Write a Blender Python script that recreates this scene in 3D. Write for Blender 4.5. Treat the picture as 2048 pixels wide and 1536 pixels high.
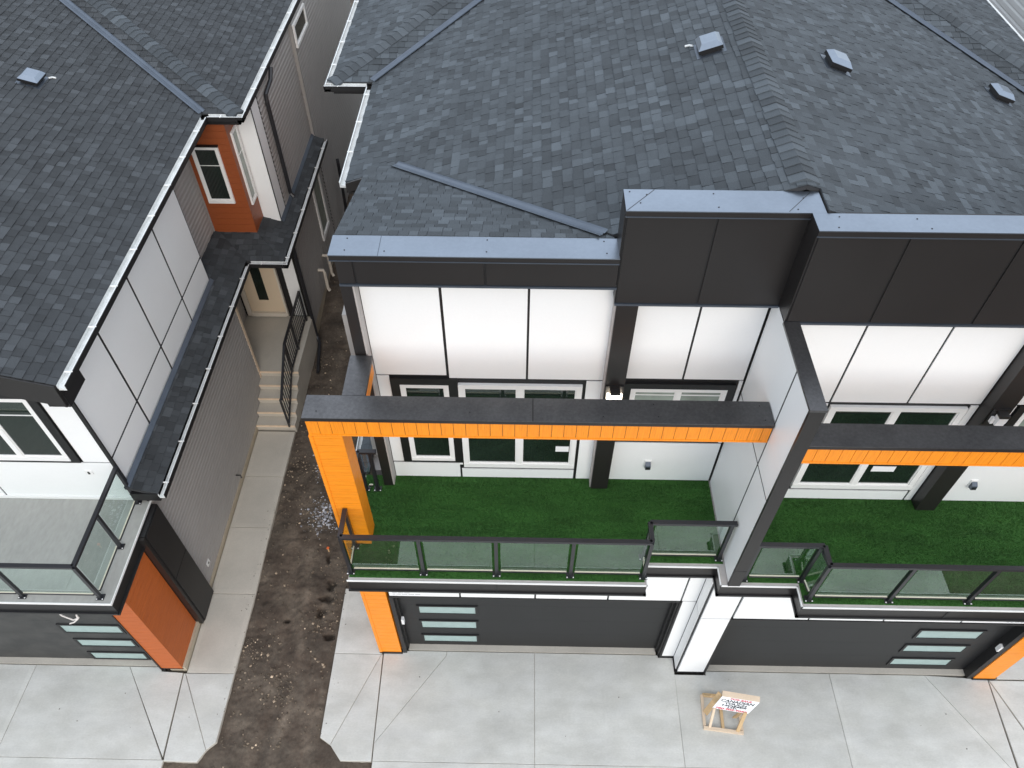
import bpy, math, random
import numpy as np
from mathutils import Vector, Matrix

for o in list(bpy.data.objects): bpy.data.objects.remove(o, do_unlink=True)
C = bpy.context.scene.collection
SC = bpy.context.scene
rnd = random.Random(7)
rng = np.random.default_rng(7)

# ---------------------------------------------------------------- camera
PITCH, YAW, ROLL = math.radians(49.152), math.radians(0.936), math.radians(0.133)
CAM = Vector((0, 0, 14.44))
FPX = 1532.42
_f = Vector((0, math.cos(PITCH), -math.sin(PITCH))); _u = Vector((0, math.sin(PITCH), math.cos(PITCH))); _r = Vector((1, 0, 0))
Rz = Matrix.Rotation(YAW, 3, 'Z')
_f, _u, _r = Rz @ _f, Rz @ _u, Rz @ _r
_r, _u = math.cos(ROLL) * _r + math.sin(ROLL) * _u, -math.sin(ROLL) * _r + math.cos(ROLL) * _u
cam = bpy.data.cameras.new('camera'); camo = bpy.data.objects.new('camera', cam); C.objects.link(camo)
M = Matrix((( _r.x, _u.x, -_f.x, CAM.x), (_r.y, _u.y, -_f.y, CAM.y), (_r.z, _u.z, -_f.z, CAM.z), (0, 0, 0, 1)))
camo.matrix_world = M
cam.sensor_fit = 'HORIZONTAL'; cam.sensor_width = 36; cam.lens = FPX / 2048 * 36
cam.clip_start = 0.1; cam.clip_end = 2000
SC.camera = camo

def proj(p):
    d = Vector(p) - CAM
    w = d.dot(_f)
    return 1024 + FPX * d.dot(_r) / w, 768 - FPX * d.dot(_u) / w

# ---------------------------------------------------------------- light
SUN_EL, SUN_AZ = math.radians(30), math.radians(165)      # azimuth clockwise from +Y: the low soft light comes from behind the camera
w = bpy.data.worlds.new('World'); SC.world = w; w.use_nodes = True
nt = w.node_tree
bg = nt.nodes['Background']
sky = nt.nodes.new('ShaderNodeTexSky'); sky.sky_type = 'NISHITA'; sky.sun_disc = False
sky.sun_elevation = SUN_EL; sky.sun_rotation = SUN_AZ
sky.air_density = 1.0; sky.dust_density = 3; sky.ozone_density = 1.5; sky.altitude = 600
cloud = nt.nodes.new('ShaderNodeMix'); cloud.data_type = 'RGBA'        # thin even cloud cover over the blue sky
cloud.inputs[0].default_value = 0.82; cloud.inputs[7].default_value = (4.25, 4.6, 5.0, 1)
nt.links.new(sky.outputs[0], cloud.inputs[6]); nt.links.new(cloud.outputs[2], bg.inputs[0]); bg.inputs[1].default_value = 0.15
sl = bpy.data.lights.new('sun', 'SUN'); sl.energy = 0.36; sl.angle = math.radians(30); sl.color = (1.0, 0.92, 0.83)
so = bpy.data.objects.new('sun', sl); C.objects.link(so)
sd = Vector((math.sin(SUN_AZ) * math.cos(SUN_EL), math.cos(SUN_AZ) * math.cos(SUN_EL), math.sin(SUN_EL)))
so.rotation_euler = (-sd).to_track_quat('-Z', 'Y').to_euler(); so.location = (0, -20, 30)
SC.view_settings.view_transform = 'Standard'; SC.view_settings.look = 'None'
SC.view_settings.gamma = 1; SC.view_settings.use_curve_mapping = False
SC.view_settings.exposure = 1.20

# ---------------------------------------------------------------- materials
def mat(name, col, rough=0.6, metal=0.0, var=0.0, vscale=1.5, grain=0.0, gscale=60, bump=0.0, bscale=80, stretch=(1, 1, 1),
        spec=0.5, tone=False, col2=None, cscale=3.0, tone_amt=1.0, detail=4):
    m = bpy.data.materials.new(name); m.use_nodes = True
    t = m.node_tree; b = t.nodes['Principled BSDF']
    b.inputs['Roughness'].default_value = rough; b.inputs['Metallic'].default_value = metal
    b.inputs['Specular IOR Level'].default_value = spec
    geo = t.nodes.new('ShaderNodeNewGeometry')
    mp = t.nodes.new('ShaderNodeMapping'); mp.inputs['Scale'].default_value = stretch
    t.links.new(geo.outputs['Position'], mp.inputs[0])
    def noise(sc, det=detail):
        n = t.nodes.new('ShaderNodeTexNoise'); n.inputs['Scale'].default_value = sc; n.inputs['Detail'].default_value = det
        n.inputs['Roughness'].default_value = 0.6
        t.links.new(mp.outputs[0], n.inputs['Vector']); return n.outputs[0]
    rgb = t.nodes.new('ShaderNodeRGB'); rgb.outputs[0].default_value = (*col, 1); cur = rgb.outputs[0]
    if col2 is not None:
        mx = t.nodes.new('ShaderNodeMix'); mx.data_type = 'RGBA'
        cr = t.nodes.new('ShaderNodeValToRGB'); cr.color_ramp.elements[0].position = 0.4; cr.color_ramp.elements[1].position = 0.62
        t.links.new(noise(cscale), cr.inputs[0]); t.links.new(cr.outputs[0], mx.inputs[0])
        t.links.new(cur, mx.inputs[6]); mx.inputs[7].default_value = (*col2, 1); cur = mx.outputs[2]
    def mul(fac_socket, amt):
        nonlocal cur
        mr = t.nodes.new('ShaderNodeMapRange'); mr.inputs[1].default_value = 0.25; mr.inputs[2].default_value = 0.75
        mr.inputs[3].default_value = 1 - amt; mr.inputs[4].default_value = 1 + amt
        t.links.new(fac_socket, mr.inputs[0])
        vm = t.nodes.new('ShaderNodeVectorMath'); vm.operation = 'SCALE'
        t.links.new(cur, vm.inputs[0]); t.links.new(mr.outputs[0], vm.inputs[3]); cur = vm.outputs[0]
    if var: mul(noise(vscale), var)
    if grain: mul(noise(gscale, 2), grain)
    if tone:
        at = t.nodes.new('ShaderNodeAttribute'); at.attribute_name = 'tone'
        vm = t.nodes.new('ShaderNodeVectorMath'); vm.operation = 'SCALE'
        t.links.new(cur, vm.inputs[0]); t.links.new(at.outputs['Fac'], vm.inputs[3]); cur = vm.outputs[0]
    t.links.new(cur, b.inputs['Base Color'])
    if bump:
        bp = t.nodes.new('ShaderNodeBump'); bp.inputs['Strength'].default_value = bump; bp.inputs['Distance'].default_value = 0.01
        t.links.new(noise(bscale, 3), bp.inputs['Height']); t.links.new(bp.outputs[0], b.inputs['Normal'])
    return m

MT = dict(
    white=mat('white fibre panel', (0.83, 0.83, 0.82), 0.38, var=0.025, vscale=0.8, grain=0.01, gscale=30),
    dark=mat('dark brown panel', (0.016, 0.014, 0.0135), 0.40, var=0.10, vscale=1.2, grain=0.05, gscale=90, bump=0.03, bscale=40),
    black=mat('black trim', (0.010, 0.0095, 0.010), 0.45, var=0.1, vscale=3),
    coping=mat('brown coping metal sky tinted', (0.255, 0.29, 0.34), 0.30, metal=0.95, var=0.10, vscale=1.1, grain=0.04, gscale=25, bump=0.10, bscale=3.0),  # dark brown metal; its bluish base colour paints in the reflected sky
    beamcap=mat('dusty beam cap metal', (0.125, 0.122, 0.124), 0.35, metal=0.9, var=0.18, vscale=3.0, grain=0.15, gscale=30, bump=0.08, bscale=5),
    flash=mat('grey flashing metal', (0.115, 0.135, 0.165), 0.40, metal=0.7, var=0.12, vscale=3),
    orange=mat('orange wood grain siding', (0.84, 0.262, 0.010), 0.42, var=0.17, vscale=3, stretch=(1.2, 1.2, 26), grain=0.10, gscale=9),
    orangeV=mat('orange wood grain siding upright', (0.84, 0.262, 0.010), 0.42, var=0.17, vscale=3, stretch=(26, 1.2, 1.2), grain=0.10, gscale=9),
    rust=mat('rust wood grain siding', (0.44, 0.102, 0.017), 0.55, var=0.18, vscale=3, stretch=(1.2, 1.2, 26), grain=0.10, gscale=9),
    rust_bay=mat('dark rust wood grain siding', (0.27, 0.066, 0.018), 0.45, var=0.12, vscale=4, stretch=(3, 3, 40), grain=0.06, gscale=12),
    siding=mat('grey lap siding', (0.34, 0.322, 0.305), 0.5, var=0.05, vscale=2, grain=0.03, gscale=50),
    pale=mat('pale lap siding', (0.64, 0.65, 0.65), 0.5, var=0.03, vscale=2),
    shingle=mat('charcoal shingle', (0.055, 0.064, 0.072), 0.85, tone=True, var=0.10, vscale=0.7, grain=0.30, gscale=140, bump=0.35, bscale=260),
    shingle_dark=mat('black charcoal shingle', (0.039, 0.043, 0.047), 0.85, tone=True, var=0.10, vscale=0.7, grain=0.30, gscale=140, bump=0.35, bscale=260),
    underlay=mat('roof underlay', (0.03, 0.03, 0.032), 0.9),
    concrete=mat('broom finished concrete', (0.51, 0.50, 0.458), 0.8, var=0.15, vscale=1.1, stretch=(1, 1.8, 1), grain=0.05, gscale=24, bump=0.10, bscale=120, tone=True, detail=6, col2=(0.565, 0.557, 0.52), cscale=1.5),
    concrete_old=mat('weathered concrete', (0.47, 0.435, 0.375), 0.85, var=0.12, vscale=1.3, grain=0.05, gscale=35, bump=0.15, bscale=100, tone=True, detail=6),
    found=mat('foundation concrete', (0.42, 0.36, 0.27), 0.85, var=0.12, vscale=3, bump=0.1),
    membrane=mat('grey deck membrane', (0.33, 0.325, 0.30), 0.55, var=0.10, vscale=1.6, stretch=(1, 0.4, 1), grain=0.08, gscale=16, detail=6),
    edge=mat('beige deck edge', (0.43, 0.395, 0.375), 0.6, var=0.1, vscale=6),
    turf=mat('artificial turf', (0.033, 0.104, 0.019), 0.75, var=0.30, vscale=2.0, stretch=(0.7, 2.4, 1), grain=0.25, gscale=34, spec=0.25),
    dirt=mat('damp dirt', (0.080, 0.059, 0.043), 0.95, var=0.28, vscale=1.4, grain=0.22, gscale=22, bump=0.5, bscale=45, col2=(0.122, 0.096, 0.072), cscale=2.3, detail=8, tone=True),
    stone=mat('pebbles and clods', (0.20, 0.155, 0.11), 0.9, tone=True, grain=0.15, gscale=90),
    plaster=mat('plaster crumbs', (0.50, 0.50, 0.53), 0.8, tone=True, grain=0.15, gscale=90),
    asphalt=mat('asphalt', (0.05, 0.05, 0.05), 0.9, grain=0.2, gscale=80),
    vinyl=mat('white vinyl frame', (0.80, 0.79, 0.77), 0.35),
    gutter=mat('white gutter lining', (0.66, 0.67, 0.66), 0.45, var=0.14, vscale=5, grain=0.10, gscale=30),
    glass=mat('dark window glass', (0.012, 0.019, 0.015), 0.03, var=0.5, vscale=1.2, spec=0.9),
    glass_pale=mat('window with blind behind', (0.25, 0.29, 0.25), 0.08, var=0.25, vscale=3, spec=0.9),
    frost=mat('frosted garage glass', (0.32, 0.42, 0.40), 0.25, var=0.08, vscale=6),
    gdoor=mat('black steel garage door', (0.010, 0.0105, 0.0115), 0.45, var=0.10, vscale=1.5, grain=0.06, gscale=20),
    gdoor_old=mat('dusty black garage door', (0.026, 0.027, 0.027), 0.45, var=0.10, vscale=2, col2=(0.045, 0.045, 0.043), cscale=2.2),
    rail=mat('black powder coated rail', (0.020, 0.020, 0.023), 0.30, var=0.05),
    steel=mat('galvanised clip', (0.75, 0.68, 0.55), 0.35, metal=0.4),
    pvc=mat('white pvc pipe', (0.62, 0.56, 0.48), 0.5),
    lumber=mat('new lumber', (0.56, 0.385, 0.205), 0.65, var=0.15, vscale=6, stretch=(1, 1, 1), grain=0.08, gscale=50),
    lumber_pale=mat('pale lumber', (0.66, 0.52, 0.38), 0.65, var=0.10, vscale=5, grain=0.06, gscale=50),
    paper=mat('white print paper', (0.80, 0.80, 0.80), 0.6),
    ink=mat('black ink', (0.02, 0.025, 0.03), 0.6), inkgrey=mat('grey print', (0.38, 0.38, 0.39), 0.6), red=mat('red ink', (0.55, 0.03, 0.05), 0.55),
    door=mat('cream door paint', (0.68, 0.55, 0.40), 0.45, var=0.04),
    flag=mat('orange marker paint', (0.8, 0.16, 0.03), 0.6),
    cord=mat('white cord', (0.75, 0.70, 0.66), 0.7),
)
def glass_mat():
    m = bpy.data.materials.new('clear railing glass'); m.use_nodes = True; t = m.node_tree
    for n in list(t.nodes): t.nodes.remove(n)
    out = t.nodes.new('ShaderNodeOutputMaterial'); mix = t.nodes.new('ShaderNodeMixShader')
    tr = t.nodes.new('ShaderNodeBsdfTransparent'); tr.inputs[0].default_value = (0.91, 0.955, 0.94, 1)
    gl = t.nodes.new('ShaderNodeBsdfGlossy'); gl.inputs['Roughness'].default_value = 0.015; gl.inputs[0].default_value = (0.86, 1, 0.94, 1)
    fr = t.nodes.new('ShaderNodeFresnel'); fr.inputs[0].default_value = 2.15
    g = t.nodes.new('ShaderNodeNewGeometry'); iv = t.nodes.new('ShaderNodeMath'); iv.operation = 'SUBTRACT'; iv.inputs[0].default_value = 1
    mu = t.nodes.new('ShaderNodeMath'); mu.operation = 'MULTIPLY'
    t.links.new(g.outputs['Backfacing'], iv.inputs[1]); t.links.new(iv.outputs[0], mu.inputs[0]); t.links.new(fr.outputs[0], mu.inputs[1])
    t.links.new(mu.outputs[0], mix.inputs[0]); t.links.new(tr.outputs[0], mix.inputs[1]); t.links.new(gl.outputs[0], mix.inputs[2])
    t.links.new(mix.outputs[0], out.inputs[0]); return m
MT['clear'] = glass_mat()
def lamp_mat():
    m = bpy.data.materials.new('lit lamp glass'); m.use_nodes = True; b = m.node_tree.nodes['Principled BSDF']
    b.inputs['Base Color'].default_value = (0.9, 0.85, 0.75, 1)
    b.inputs['Emission Color'].default_value = (1, 0.88, 0.72, 1); b.inputs['Emission Strength'].default_value = 2.2
    return m
MT['lit'] = lamp_mat()

# ---------------------------------------------------------------- mesh helpers
class MB:
    def __init__(s): s.v = []; s.f = []; s.t = []
    def poly(s, pts, tone=1.0):
        i = len(s.v); s.v += [tuple(p) for p in pts]; s.f.append(tuple(range(i, i + len(pts)))); s.t.append(tone)
    def box(s, x0, x1, y0, y1, z0, z1, tone=1.0):
        if x0 > x1: x0, x1 = x1, x0
        if y0 > y1: y0, y1 = y1, y0
        if z0 > z1: z0, z1 = z1, z0
        i = len(s.v)
        s.v += [(x0, y0, z0), (x1, y0, z0), (x1, y1, z0), (x0, y1, z0), (x0, y0, z1), (x1, y0, z1), (x1, y1, z1), (x0, y1, z1)]
        for q in ((3, 2, 1, 0), (4, 5, 6, 7), (0, 1, 5, 4), (1, 2, 6, 5), (2, 3, 7, 6), (3, 0, 4, 7)):
            s.f.append(tuple(i + k for k in q)); s.t.append(tone)
        return s
    def prism(s, pts, z0, z1, tone=1.0):
        n = len(pts); i = len(s.v)
        a = sum(pts[k][0] * pts[(k + 1) % n][1] - pts[(k + 1) % n][0] * pts[k][1] for k in range(n))
        if a < 0: pts = pts[::-1]
        s.v += [(p[0], p[1], z0) for p in pts] + [(p[0], p[1], z1) for p in pts]
        s.f.append(tuple(i + n - 1 - k for k in range(n))); s.f.append(tuple(i + n + k for k in range(n))); s.t += [tone, tone]
        for k in range(n):
            k2 = (k + 1) % n; s.f.append((i + k, i + k2, i + n + k2, i + n + k)); s.t.append(tone)
        return s
    def hexa(s, b, t, tone=1.0):           # bottom quad, top quad
        i = len(s.v); s.v += [tuple(p) for p in b] + [tuple(p) for p in t]
        for q in ((3, 2, 1, 0), (4, 5, 6, 7), (0, 1, 5, 4), (1, 2, 6, 5), (2, 3, 7, 6), (3, 0, 4, 7)):
            s.f.append(tuple(i + k for k in q)); s.t.append(tone)
        return s
    def bar(s, a, b, wd, ht, up=(0, 0, 1), tone=1.0):     # box section bar from a to b
        a, b = Vector(a), Vector(b); d = (b - a).normalized(); up = Vector(up)
        if abs(d.dot(up)) > 0.98: up = Vector((0, 1, 0))
        sx = d.cross(up).normalized() * wd / 2; sz = sx.cross(d).normalized() * ht / 2
        s.hexa([a - sx - sz, a + sx - sz, b + sx - sz, b - sx - sz], [a - sx + sz, a + sx + sz, b + sx + sz, b - sx + sz], tone)
        return s
    def tube(s, pts, r, n=8, tone=1.0):
        pts = [Vector(p) for p in pts]; rings = []
        for k, p in enumerate(pts):
            d = (pts[min(k + 1, len(pts) - 1)] - pts[max(k - 1, 0)]).normalized()
            a = d.orthogonal().normalized() if not rings else (pa - d * pa.dot(d)).normalized()
            pa = a; bb = d.cross(a); i = len(s.v)
            s.v += [tuple(p + (a * math.cos(2 * math.pi * j / n) + bb * math.sin(2 * math.pi * j / n)) * r) for j in range(n)]; rings.append(i)
        for a, b in zip(rings, rings[1:]):
            for j in range(n): s.f.append((a + j, a + (j + 1) % n, b + (j + 1) % n, b + j)); s.t.append(tone)
        s.f.append(tuple(rings[0] + n - 1 - j for j in range(n))); s.f.append(tuple(rings[-1] + j for j in range(n))); s.t += [tone, tone]
        return s

WORLD = {}
def empty(name, loc, label, cat, group=None):
    o = bpy.data.objects.new(name, None); C.objects.link(o); o.location = loc; o.empty_display_size = 0.3
    o['label'] = label; o['category'] = cat
    if group: o['group'] = group
    WORLD[o.name] = Vector(loc); return o
def add(name, mb, m, parent=None, smooth=False, **props):
    v = np.array(mb.v, float); lo, hi = v.min(0), v.max(0)
    c = Vector(((lo[0] + hi[0]) / 2, (lo[1] + hi[1]) / 2, lo[2]))
    me = bpy.data.meshes.new(name); me.from_pydata([tuple(p) for p in (v - np.array(c))], [], mb.f)
    me.materials.append(MT[m])
    at = me.attributes.new('tone', 'FLOAT', 'FACE'); at.data.foreach_set('value', np.array(mb.t, np.float32))
    if smooth: me.shade_smooth()
    me.update()
    o = bpy.data.objects.new(name, me); C.objects.link(o)
    WORLD[o.name] = c
    if parent is not None: o.parent = parent; o.location = c - WORLD[parent.name]
    else: o.location = c
    for k, x in props.items(): o[k] = x
    return o
def B(*a): return MB().box(*a)

class Fr:      # local frame on an upright wall: u along, w up, n outwards
    def __init__(s, kind, d): s.k, s.d = kind, d
    def box(s, mb, u0, u1, w0, w1, n0, n1, tone=1.0):
        if s.k == 'f': mb.box(u0, u1, s.d - n0, s.d - n1, w0, w1, tone)       # faces -y
        elif s.k == 'r': mb.box(s.d + n0, s.d + n1, u0, u1, w0, w1, tone)     # faces +x
        else: mb.box(s.d - n0, s.d - n1, u0, u1, w0, w1, tone)                # faces -x
        return mb
    def pt(s, u, w, n):
        return {'f': (u, s.d - n, w), 'r': (s.d + n, u, w), 'l': (s.d - n, u, w)}[s.k]

def panels(parent, fr, rects, m='white', th=0.014, name='wall_panel'):
    for (u0, u1, w0, w1) in rects: add(name, fr.box(MB(), u0, u1, w0, w1, 0.0, th), m, parent)
def lap_siding(parent, fr, u0, u1, w0, w1, m='siding', lap=0.115, name='siding'):
    mb = MB(); w_ = w0
    while w_ < w1 - 0.01:
        t = min(w_ + lap, w1)
        tn = rnd.uniform(0.96, 1.04); k = t - w_
        prof = [(w_, 0.0), (w_, 0.020), (w_ + k * .58, 0.020), (w_ + k * .82, 0.003), (t, 0.0)]      # dutch lap profile
        for (wa, na), (wb, nb) in zip(prof, prof[1:]):
            q = [fr.pt(u0, wa, na), fr.pt(u1, wa, na), fr.pt(u1, wb, nb), fr.pt(u0, wb, nb)]
            mb.poly(q if fr.k == 'r' or fr.k == 'f' else q[::-1], tn)
        w_ = t
    return add(name, mb, m, parent)
def window(parent, fr, u0, u1, w0, w1, panes, trim=0.0, fw=0.055, g='glass', bars=None, base=0.012, name='window', reveal=0.03, gs=None):
    """panes: list of (u0,u1) fractions"""
    if trim:
        mb = MB()
        fr.box(mb, u0 - trim, u1 + trim, w1, w1 + trim, 0, 0.030 + base); fr.box(mb, u0 - trim, u1 + trim, w0 - trim * 0.45, w0, 0, 0.030 + base)
        fr.box(mb, u0 - trim, u0, w0, w1, 0, 0.029 + base); fr.box(mb, u1, u1 + trim, w0, w1, 0, 0.029 + base)
    fm = MB()
    fr.box(fm, u0, u1, w1 - fw, w1, 0, 0.034 + base); fr.box(fm, u0, u1, w0, w0 + fw * 1.25, 0, 0.040 + base)
    fr.box(fm, u0, u0 + fw, w0 + fw * 1.25, w1 - fw, 0, 0.034 + base); fr.box(fm, u1 - fw, u1, w0 + fw * 1.25, w1 - fw, 0, 0.034 + base)
    for i in range(len(panes) - 1):
        um = u0 + (u1 - u0) * panes[i][1]
        fr.box(fm, um - fw * 0.55, um + fw * 0.55, w0 + fw * 1.25, w1 - fw, 0, 0.032 + base)
    fo = add(name, fm, 'vinyl', parent)
    if trim: add('trim', mb, 'black', fo)
    for i, (a, b) in enumerate(panes):
        ua = u0 + (u1 - u0) * a + fw * (1 if i == 0 else 0.55); ub = u0 + (u1 - u0) * b - fw * (1 if i == len(panes) - 1 else 0.55)
        wa, wb = w0 + fw * 1.25, w1 - fw
        sm = MB(); k = 0.032                                     # sash round each pane
        n1 = 0.024 + base - 0.006 * i
        for q in ((ua, ub, wb - k * 0.6, wb), (ua, ub, wa, wa + k), (ua, ua + k * 0.6, wa + k, wb - k * 0.6), (ub - k * 0.6, ub, wa + k, wb - k * 0.6)): fr.box(sm, *q, 0, n1)
        add('sash', sm, 'vinyl', fo)
        add('glass_pane', fr.box(MB(), ua + k * 0.6, ub - k * 0.6, wa + k, wb - k * 0.6, 0.002, 0.012 + base - 0.006 * i), gs[i] if gs else g, fo)
        if bars: add('glazing_bar', fr.box(MB(), ua + k * 0.6, ub - k * 0.6, bars - 0.008, bars + 0.008, 0.012, 0.016 + base), 'vinyl', fo)
    return fo

# ---------------------------------------------------------------- shingles
def clip(poly, cv):
    for i in range(len(cv)):
        a, b = cv[i], cv[(i + 1) % len(cv)]; out = []
        ex, ey = b[0] - a[0], b[1] - a[1]
        d = [ex * (p[1] - a[1]) - ey * (p[0] - a[0]) for p in poly]
        for k in range(len(poly)):
            p, q, dp, dq = poly[k], poly[(k + 1) % len(poly)], d[k], d[(k + 1) % len(poly)]
            if dp >= 0: out.append(p)
            if dp * dq < 0:
                t = dp / (dp - dq); out.append((p[0] + t * (q[0] - p[0]), p[1] + t * (q[1] - p[1])))
        poly = out
        if len(poly) < 3: return None
    return poly
class Plane:   # axis 'x': eave line x=c, rises towards sgn*x ; axis 'y': eave y=c rises towards +y
    def __init__(s, axis, c, z, slope, sgn=1): s.a, s.c, s.z, s.m, s.s = axis, c, z, slope, sgn; s.cos = 1 / math.hypot(1, slope)
    def uv(s, x, y):
        h = (x - s.c) * s.s if s.a == 'x' else (y - s.c) * s.s
        return ((y if s.a == 'x' else x), h / s.cos)
    def zat(s, x, y): return s.z + s.m * ((x - s.c) if s.a == 'x' else (y - s.c)) * s.s
    def pt(s, u, v, h=0):
        d = v * s.cos; sn = s.m * s.cos
        if s.a == 'x': p = (s.c + s.s * d, u, s.z + s.m * d); n = (-s.s * sn, 0, s.cos)
        else: p = (u, s.c + s.s * d, s.z + s.m * d); n = (0, -s.s * sn, s.cos)
        return (p[0] + n[0] * h, p[1] + n[1] * h, p[2] + n[2] * h)
def ccw(p):
    a = sum(p[k][0] * p[(k + 1) % len(p)][1] - p[(k + 1) % len(p)][0] * p[k][1] for k in range(len(p)))
    return p if a > 0 else p[::-1]
EXPO = 0.136
def shingle_pieces(pl, plans, seed):
    r = random.Random(seed); res = []
    polys = [ccw([pl.uv(*q) for q in pn]) for pn in plans]
    us = [q[0] for p in polys for q in p]; vs = [q[1] for p in polys for q in p]
    k = int(math.floor(min(vs) / EXPO))
    while k * EXPO < max(vs):
        v0, v1 = k * EXPO, (k + 1) * EXPO
        u = min(us) - r.uniform(0, 0.3); hi = False
        while u < max(us):
            L = r.uniform(0.09, 0.17) if hi else r.uniform(0.10, 0.22)
            tn = r.gauss(0.98, 0.14)
            if r.random() < 0.14: tn = r.uniform(1.25, 1.62)
            if r.random() < 0.12: tn = r.uniform(0.64, 0.80)
            t = 0.010 if hi else 0.003
            g = r.uniform(-0.006, 0.006)
            quad = [(u + 0.002, v0 + g), (u + L - 0.002, v0 + g), (u + L - 0.002, v1 + 0.01), (u + 0.002, v1 + 0.01)]
            um, vm = u + L / 2, (v0 + v1) / 2
            px, py = proj(pl.pt(um, vm))
            if -260 < px < 2308 and -300 < py < 1800:
                for cv in polys:
                    c = clip(quad, cv)
                    if c: res.append((pl, c, v0, t, max(0.4, tn)))
            u += L; hi = not hi if r.random() < 0.85 else hi
        k += 1
    return res
def piece_mesh(mb, pc):
    pl, c, v0, t, tn = pc
    top = [pl.pt(u, v, 0.006 + (0.003 + t) * (1 - (v - v0) / EXPO)) for u, v in c]; bot = [pl.pt(u, v, -0.004) for u, v in c]
    if pl.s * (1 if pl.a == 'x' else -1) > 0: top, bot = top[::-1], bot[::-1]
    mb.poly(top, tn); n = len(top)
    for k in range(n): mb.poly([top[k], bot[k], bot[(k + 1) % n], top[(k + 1) % n]], tn * 0.9)
def area_px(pc):
    p = [proj(pc[0].pt(u, v)) for u, v in pc[1]]
    if not all(0 < q[0] < 2048 and 0 < q[1] < 1536 for q in p): return 0
    return abs(sum(p[k][0] * p[(k + 1) % len(p)][1] - p[(k + 1) % len(p)][0] * p[k][1] for k in range(len(p)))) / 2
def shingle_roof(parent, pieces, limit=300, m='shingle'):
    pieces = sorted(pieces, key=area_px, reverse=True)
    for pc in pieces[:limit]:
        mb = MB(); piece_mesh(mb, pc); add('shingle', mb, m, parent)
    mb = MB()
    for pc in pieces[limit:]: piece_mesh(mb, pc)
    if mb.f: add('shingle_field', mb, m, parent, kind='stuff')
def ridge_caps(parent, a, b, d1, d2, name='ridge_caps', w=0.16, cnt=60):
    """bent cap shingles from a (low) to b (high); d1,d2 unit directions down each side"""
    a, b, d1, d2 = map(Vector, (a, b, d1, d2)); L = (b - a).length; d = (b - a) / L; n = int(L / 0.145); r = random.Random(int(L * 100))
    up = Vector((0, 0, 1)); rest = MB()
    for k in range(n):
        p, q = a + d * (k * 0.145), a + d * (k * 0.145 + 0.20); tn = r.choice([0.75, 0.85, 1.0, 1.1, 1.25, 1.45])
        h0, h1 = up * 0.040, up * 0.020; wd = w + r.uniform(-0.008, 0.008)
        mb = MB() if k < cnt else rest
        for dd, fl in ((d1, 0), (d2, 1)):
            e0, e1 = p + dd * wd + h0 * 0.75, q + dd * wd + h1 * 0.75
            crown0, crown1 = p + dd * 0.03 + h0, q + dd * 0.03 + h1
            quads = [[p + h0 * 1.05, crown0, crown1, q + h1 * 1.05], [crown0, e0, e1, crown1],
                     [p + h0 * 1.05, p - up * 0.01, e0 - h0, e0], [e0, e0 - h0, e1 - h0, e1]]
            for qd in quads: mb.poly(qd if fl else qd[::-1], tn)
        if k < cnt: add('ridge_cap', mb, 'shingle', parent)
    if rest.f: add('ridge_cap_run', rest, 'shingle', parent)
def valley(parent, a, b, d1, d2, w=0.15):
    a, b, d1, d2 = map(Vector, (a, b, d1, d2)); up = Vector((0, 0, 0.027)); mb = MB()
    for dd, fl in ((d1, 0), (d2, 1)):
        q = [a + up, a + dd * w + up, b + dd * w + up, b + up]; mb.poly(q if fl else q[::-1])
        q = [a + up * 1.9, a + dd * 0.02 + up, b + dd * 0.02 + up, b + up * 1.9]; mb.poly(q if fl else q[::-1])
        q = [a + dd * w + up, a + dd * (w + .012) + up * 1.5, b + dd * (w + .012) + up * 1.5, b + dd * w + up]; mb.poly(q if fl else q[::-1])
    return add('valley_flashing', mb, 'flash', parent)
def roof_deck(parent, polys):
    mb = MB()
    for pl, pts in polys:
        q = [pl.pt(*pl.uv(*p), 0.0) for p in pts]; n = Vector((0, 0, 0))
        for k in range(len(q)): n += Vector(q[k]).cross(Vector(q[(k + 1) % len(q)]))
        if n.z < 0: q = q[::-1]
        mb.poly(q); mb.poly([(x, y, z - 0.06) for x, y, z in q[::-1]])
        for k in range(len(q)):
            a, b = q[k], q[(k + 1) % len(q)]
            mb.poly([(a[0], a[1], a[2] - .06), (b[0], b[1], b[2] - .06), b, a])
    return mb
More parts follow.
